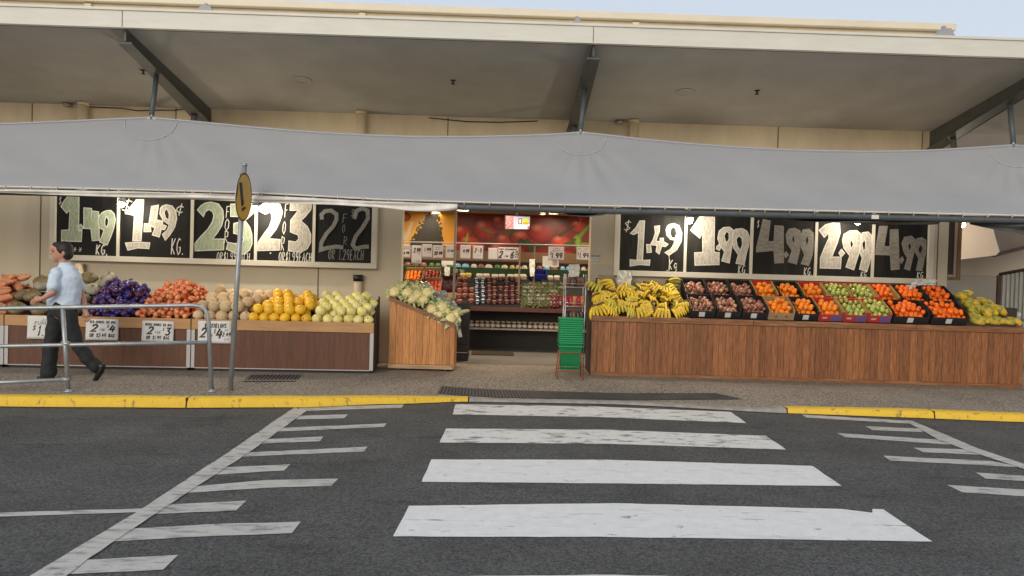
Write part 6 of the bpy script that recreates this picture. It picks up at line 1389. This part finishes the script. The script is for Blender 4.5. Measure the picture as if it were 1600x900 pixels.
# trestle table with boxes beyond the counter
t = empty('trestle_table', (at(1592,505,Y=13.2).x, 13.2, PZ), 0, 'small dark metal trestle table beyond the papayas at the far right', 'table'); b = MB(); b.box(-.25,-.2,.86,.5,.25,.89); b.build('table_top', mat('table_grey', (.12,.11,.10), .6), t)
for (x, y) in ((-.22,-.17),(-.22,.22),(.46,-.17),(.46,.22)): b = MB(); b.tube([(x,y,0),(x,y,.858)], .015, 6); b.build('leg', steel_d, t)
b = MB(); b.box(-.16,-.1,0,.16,.1,.2); o = b.build('cardboard_box', mat('box_dark', (.06,.045,.035), .8)); o.location = (at(1578,498,Y=13.1).x, 13.25, PZ+.89); tag(o, 'dark box standing on the trestle table at the far right', 'box')
b = MB(); b.lathe([(0,0),(.045,0),(.05,.09),(.035,.12),(0,.121)], 12); o = b.build('white_tub', lab_m); o.location = (at(1597,485,Y=13.1).x, 13.2, PZ+.89); tag(o, 'small white tub on the trestle table at the far right', 'tub')
# plane of shop wall continues: electrical box and cables near right beam
# ------------------------------------------------------------------ walking man
YP = on_path(80,592).y
print('person Y', YP)
man = empty('person', at(100,590,Y=YP), 0, 'man in a light blue short sleeved shirt and black trousers walking left behind the railing', 'person'); mo = Vector((man.location.x, man.location.y, PZ)); man.location = mo
k_ = YP/F
def J(px, py, dy=0): return at(px, py, Y=YP+dy)-mo
def cap(b, pts, rs, n=12):
    b.tube(pts, rs, n); b.ball(pts[0], rs[0], n, 7); b.ball(pts[-1], rs[-1], n, 7)
def solid(b, name, m, parent, vox=.011, sm=4):
    o = b.build(name, m, parent, fixn=False); r_ = o.modifiers.new('remesh', 'REMESH'); r_.mode = 'VOXEL'; r_.voxel_size = vox; r_.use_smooth_shade = True
    s_ = o.modifiers.new('smooth', 'SMOOTH'); s_.factor = .5; s_.iterations = sm
    if name in ('shirt', 'trousers'):
        tx = bpy.data.textures.new(name+'_folds', 'CLOUDS'); tx.noise_scale = .075 if name == 'shirt' else .11; tx.noise_depth = 2
        d = o.modifiers.new('folds', 'DISPLACE'); d.texture = tx; d.strength = .022 if name == 'shirt' else .03; d.mid_level = .38
    return o
skin = mat('skin', (.50,.25,.17), .5, var=.08, scale=12); shirt_m = mat('light_blue_shirt', (.58,.68,.80), .8, var=.07, scale=9, bump=.3, bscale=14); trou = mat('black_trousers', (.016,.018,.020), .8, var=.2, scale=8, bump=.4, bscale=10); hair_m = mat('dark_brown_hair', (.014,.008,.006), .55, var=.4, scale=40, bump=.6, bscale=60); shoe_m = mat('black_shoe', (.008,.008,.009), .35)
neck0, neck1, headc = J(103,419,.02), J(100,408,.01), J(98,394,0)
shL, shR = J(84,428,-.13), J(119,429,.12); elL, wrL = J(83,457,-.20), J(66,467,-.24); elR, wrR = J(128,463,.12), J(134,487,.06)
pel, ches = J(98,484,0), J(101,443,0); hipL, hipR = J(104,490,-.07), J(90,490,.08)
knR, anR = J(80,540,.05), J(75,581,.03); knL, anL = J(122,541,-.06), J(153,573,-.02)
b = MB()
b.ball(headc, (.096,.074,.112), 18, 14); b.ball(J(90,400,0), (.055,.052,.062), 14, 10); b.ball(J(85.5,388,0), (.045,.055,.05), 12, 8)   # skull, jaw, brow
b.ball(J(88,406,0), (.035,.035,.028), 10, 8)                                                           # chin
cap(b, [J(84,391,0), J(80.8,396.5,0)], [.010,.015], 8); b.ball(J(83.5,402,0), (.018,.026,.012), 8, 6)      # nose, lips
b.ball(J(99,396,-.074), (.020,.012,.032), 10, 8)                                                        # ear
b.ball(J(99,396,.074), (.020,.012,.032), 10, 8)
cap(b, [neck1, neck0], [.058,.062]); cap(b, [neck0, ches, pel], [.08,.14,.13]); cap(b, [shL+Vector((.03,0,-.02)), shR-Vector((.03,0,.02))], [.04,.04])
def arm(sh, el, wr, tip, spread, curl):
    cap(b, [sh.lerp(el,.18), (sh+el)/2, el], [.038,.043,.038]); cap(b, [el, el.lerp(wr,.35), wr], [.040,.040,.026])
    d = (tip-wr).normalized(); side = spread.normalized(); palm = wr+d*.05; nrm_ = d.cross(side).normalized()
    cap(b, [wr, palm], [.026,.030]); b.ball(palm, .034, 10, 8)
    for i, L_ in enumerate((.070,.080,.074,.058)):
        base = palm+side*(.026-.0175*i)+d*.022; mid = base+d*L_*.5+curl*.012; cap(b, [base, mid, mid+d*L_*.38+curl*.028], [.0095,.0088,.0075], 8)
    tb_ = wr+side*.026+d*.02; cap(b, [tb_, tb_+side*.022+d*.03, tb_+side*.022+d*.06+curl*.012], [.011,.010,.0085], 8)
arm(shR, elR, wrR, J(139,503,.04), Vector((-.9,-.4,0)), Vector((-.6,0,.1)))
arm(shL, elL, wrL, J(58,469,-.25), Vector((0,-.3,1)), Vector((0,.4,-.5)))
for h_, kn, an in ((hipL, knL, anL), (hipR, knR, anR)): cap(b, [h_, kn, an], [.08,.05,.035])
solid(b, 'body', skin, man, .0065, 2)
b = MB(); up3 = Vector((0,0,1))
b.tube([J(102,417,.02), J(103,422,.01), J(103,432,0), J(101,450,0), J(100,468,0), J(100,479,0)], [.078,.11,.165,.172,.168,.165], 20)
b.v = [((v[0]-J(101,440).x)*1.14+J(101,440).x, v[1]*.82+J(101,440).y*.18, v[2]) for v in b.v]
cap(b, [shL+Vector((.04,0,-.01)), shL+Vector((.012,0,-.012)), J(84,448,-.18)], [.062,.060,.070]); cap(b, [shR-Vector((.03,0,.01)), shR-Vector((.01,0,.01)), J(125,449,.13)], [.062,.060,.066])
b.ball(J(88,424,-.10), (.06,.06,.05)); b.ball(J(114,424,.09), (.06,.06,.05))
b.tube([J(101.5,409.5,.01), J(102.5,418,.02)], [.062,.076], 16)
solid(b, 'shirt', shirt_m, man, .011, 3)
b = MB(); b.tube([J(100,472,0), J(99,482,0), J(98,494,0)], [.140,.148,.145], 18)
cap(b, [hipR, J(85,520,.06), knR, J(77,565,.04), J(76,583,.03)], [.105,.092,.082,.084,.090], 14); cap(b, [hipL, J(113,520,-.07), knL, J(137,560,-.04), J(150,573,-.02)], [.102,.09,.076,.072,.074], 14)
solid(b, 'trousers', trou, man, .012, 3)
b = MB(); cap(b, [J(78,589.5,.03), J(70,590.5,.02), J(61,591.5,.02)], [.036,.042,.030]); b.ball(J(78,586,.03), (.045,.042,.04)); solid(b, 'shoe', shoe_m, man, .009, 2)
b = MB(); cap(b, [J(160,572,-.02), J(157,580,-.02), J(149,594,-.02)], [.040,.043,.030]); b.ball(J(157,572,-.02), (.045,.042,.04)); solid(b, 'shoe', shoe_m, man, .009, 2)
b = MB(); b.ball(J(101,390,0), (.098,.084,.105), 18, 14); b.ball(J(106,397,0), (.06,.074,.075), 14, 10); b.ball(J(91,382,0), (.065,.062,.035), 14, 8); b.ball(J(97,388,-.055),(.045,.026,.05),12,8); b.ball(J(97,388,.055),(.045,.026,.05),12,8)
solid(b, 'hair', hair_m, man, .009, 1)
b = MB(); b.ball(J(84.6,393,-.034), (.009,.009,.006), 8, 6); b.ball(J(84.6,393,.034), (.009,.009,.006), 8, 6); b.build('eyes', mat('eye_dark', (.02,.015,.012), .2), man)
b = MB(); c0 = J(98,476,0); b.lathe([(.152,-.02),(.155,0),(.152,.02)], 24, M=Matrix.Translation(c0) @ Matrix.Scale(.85, 4, (0,1,0))); b.build('belt', mat('belt_black', (.01,.01,.01), .4), man)
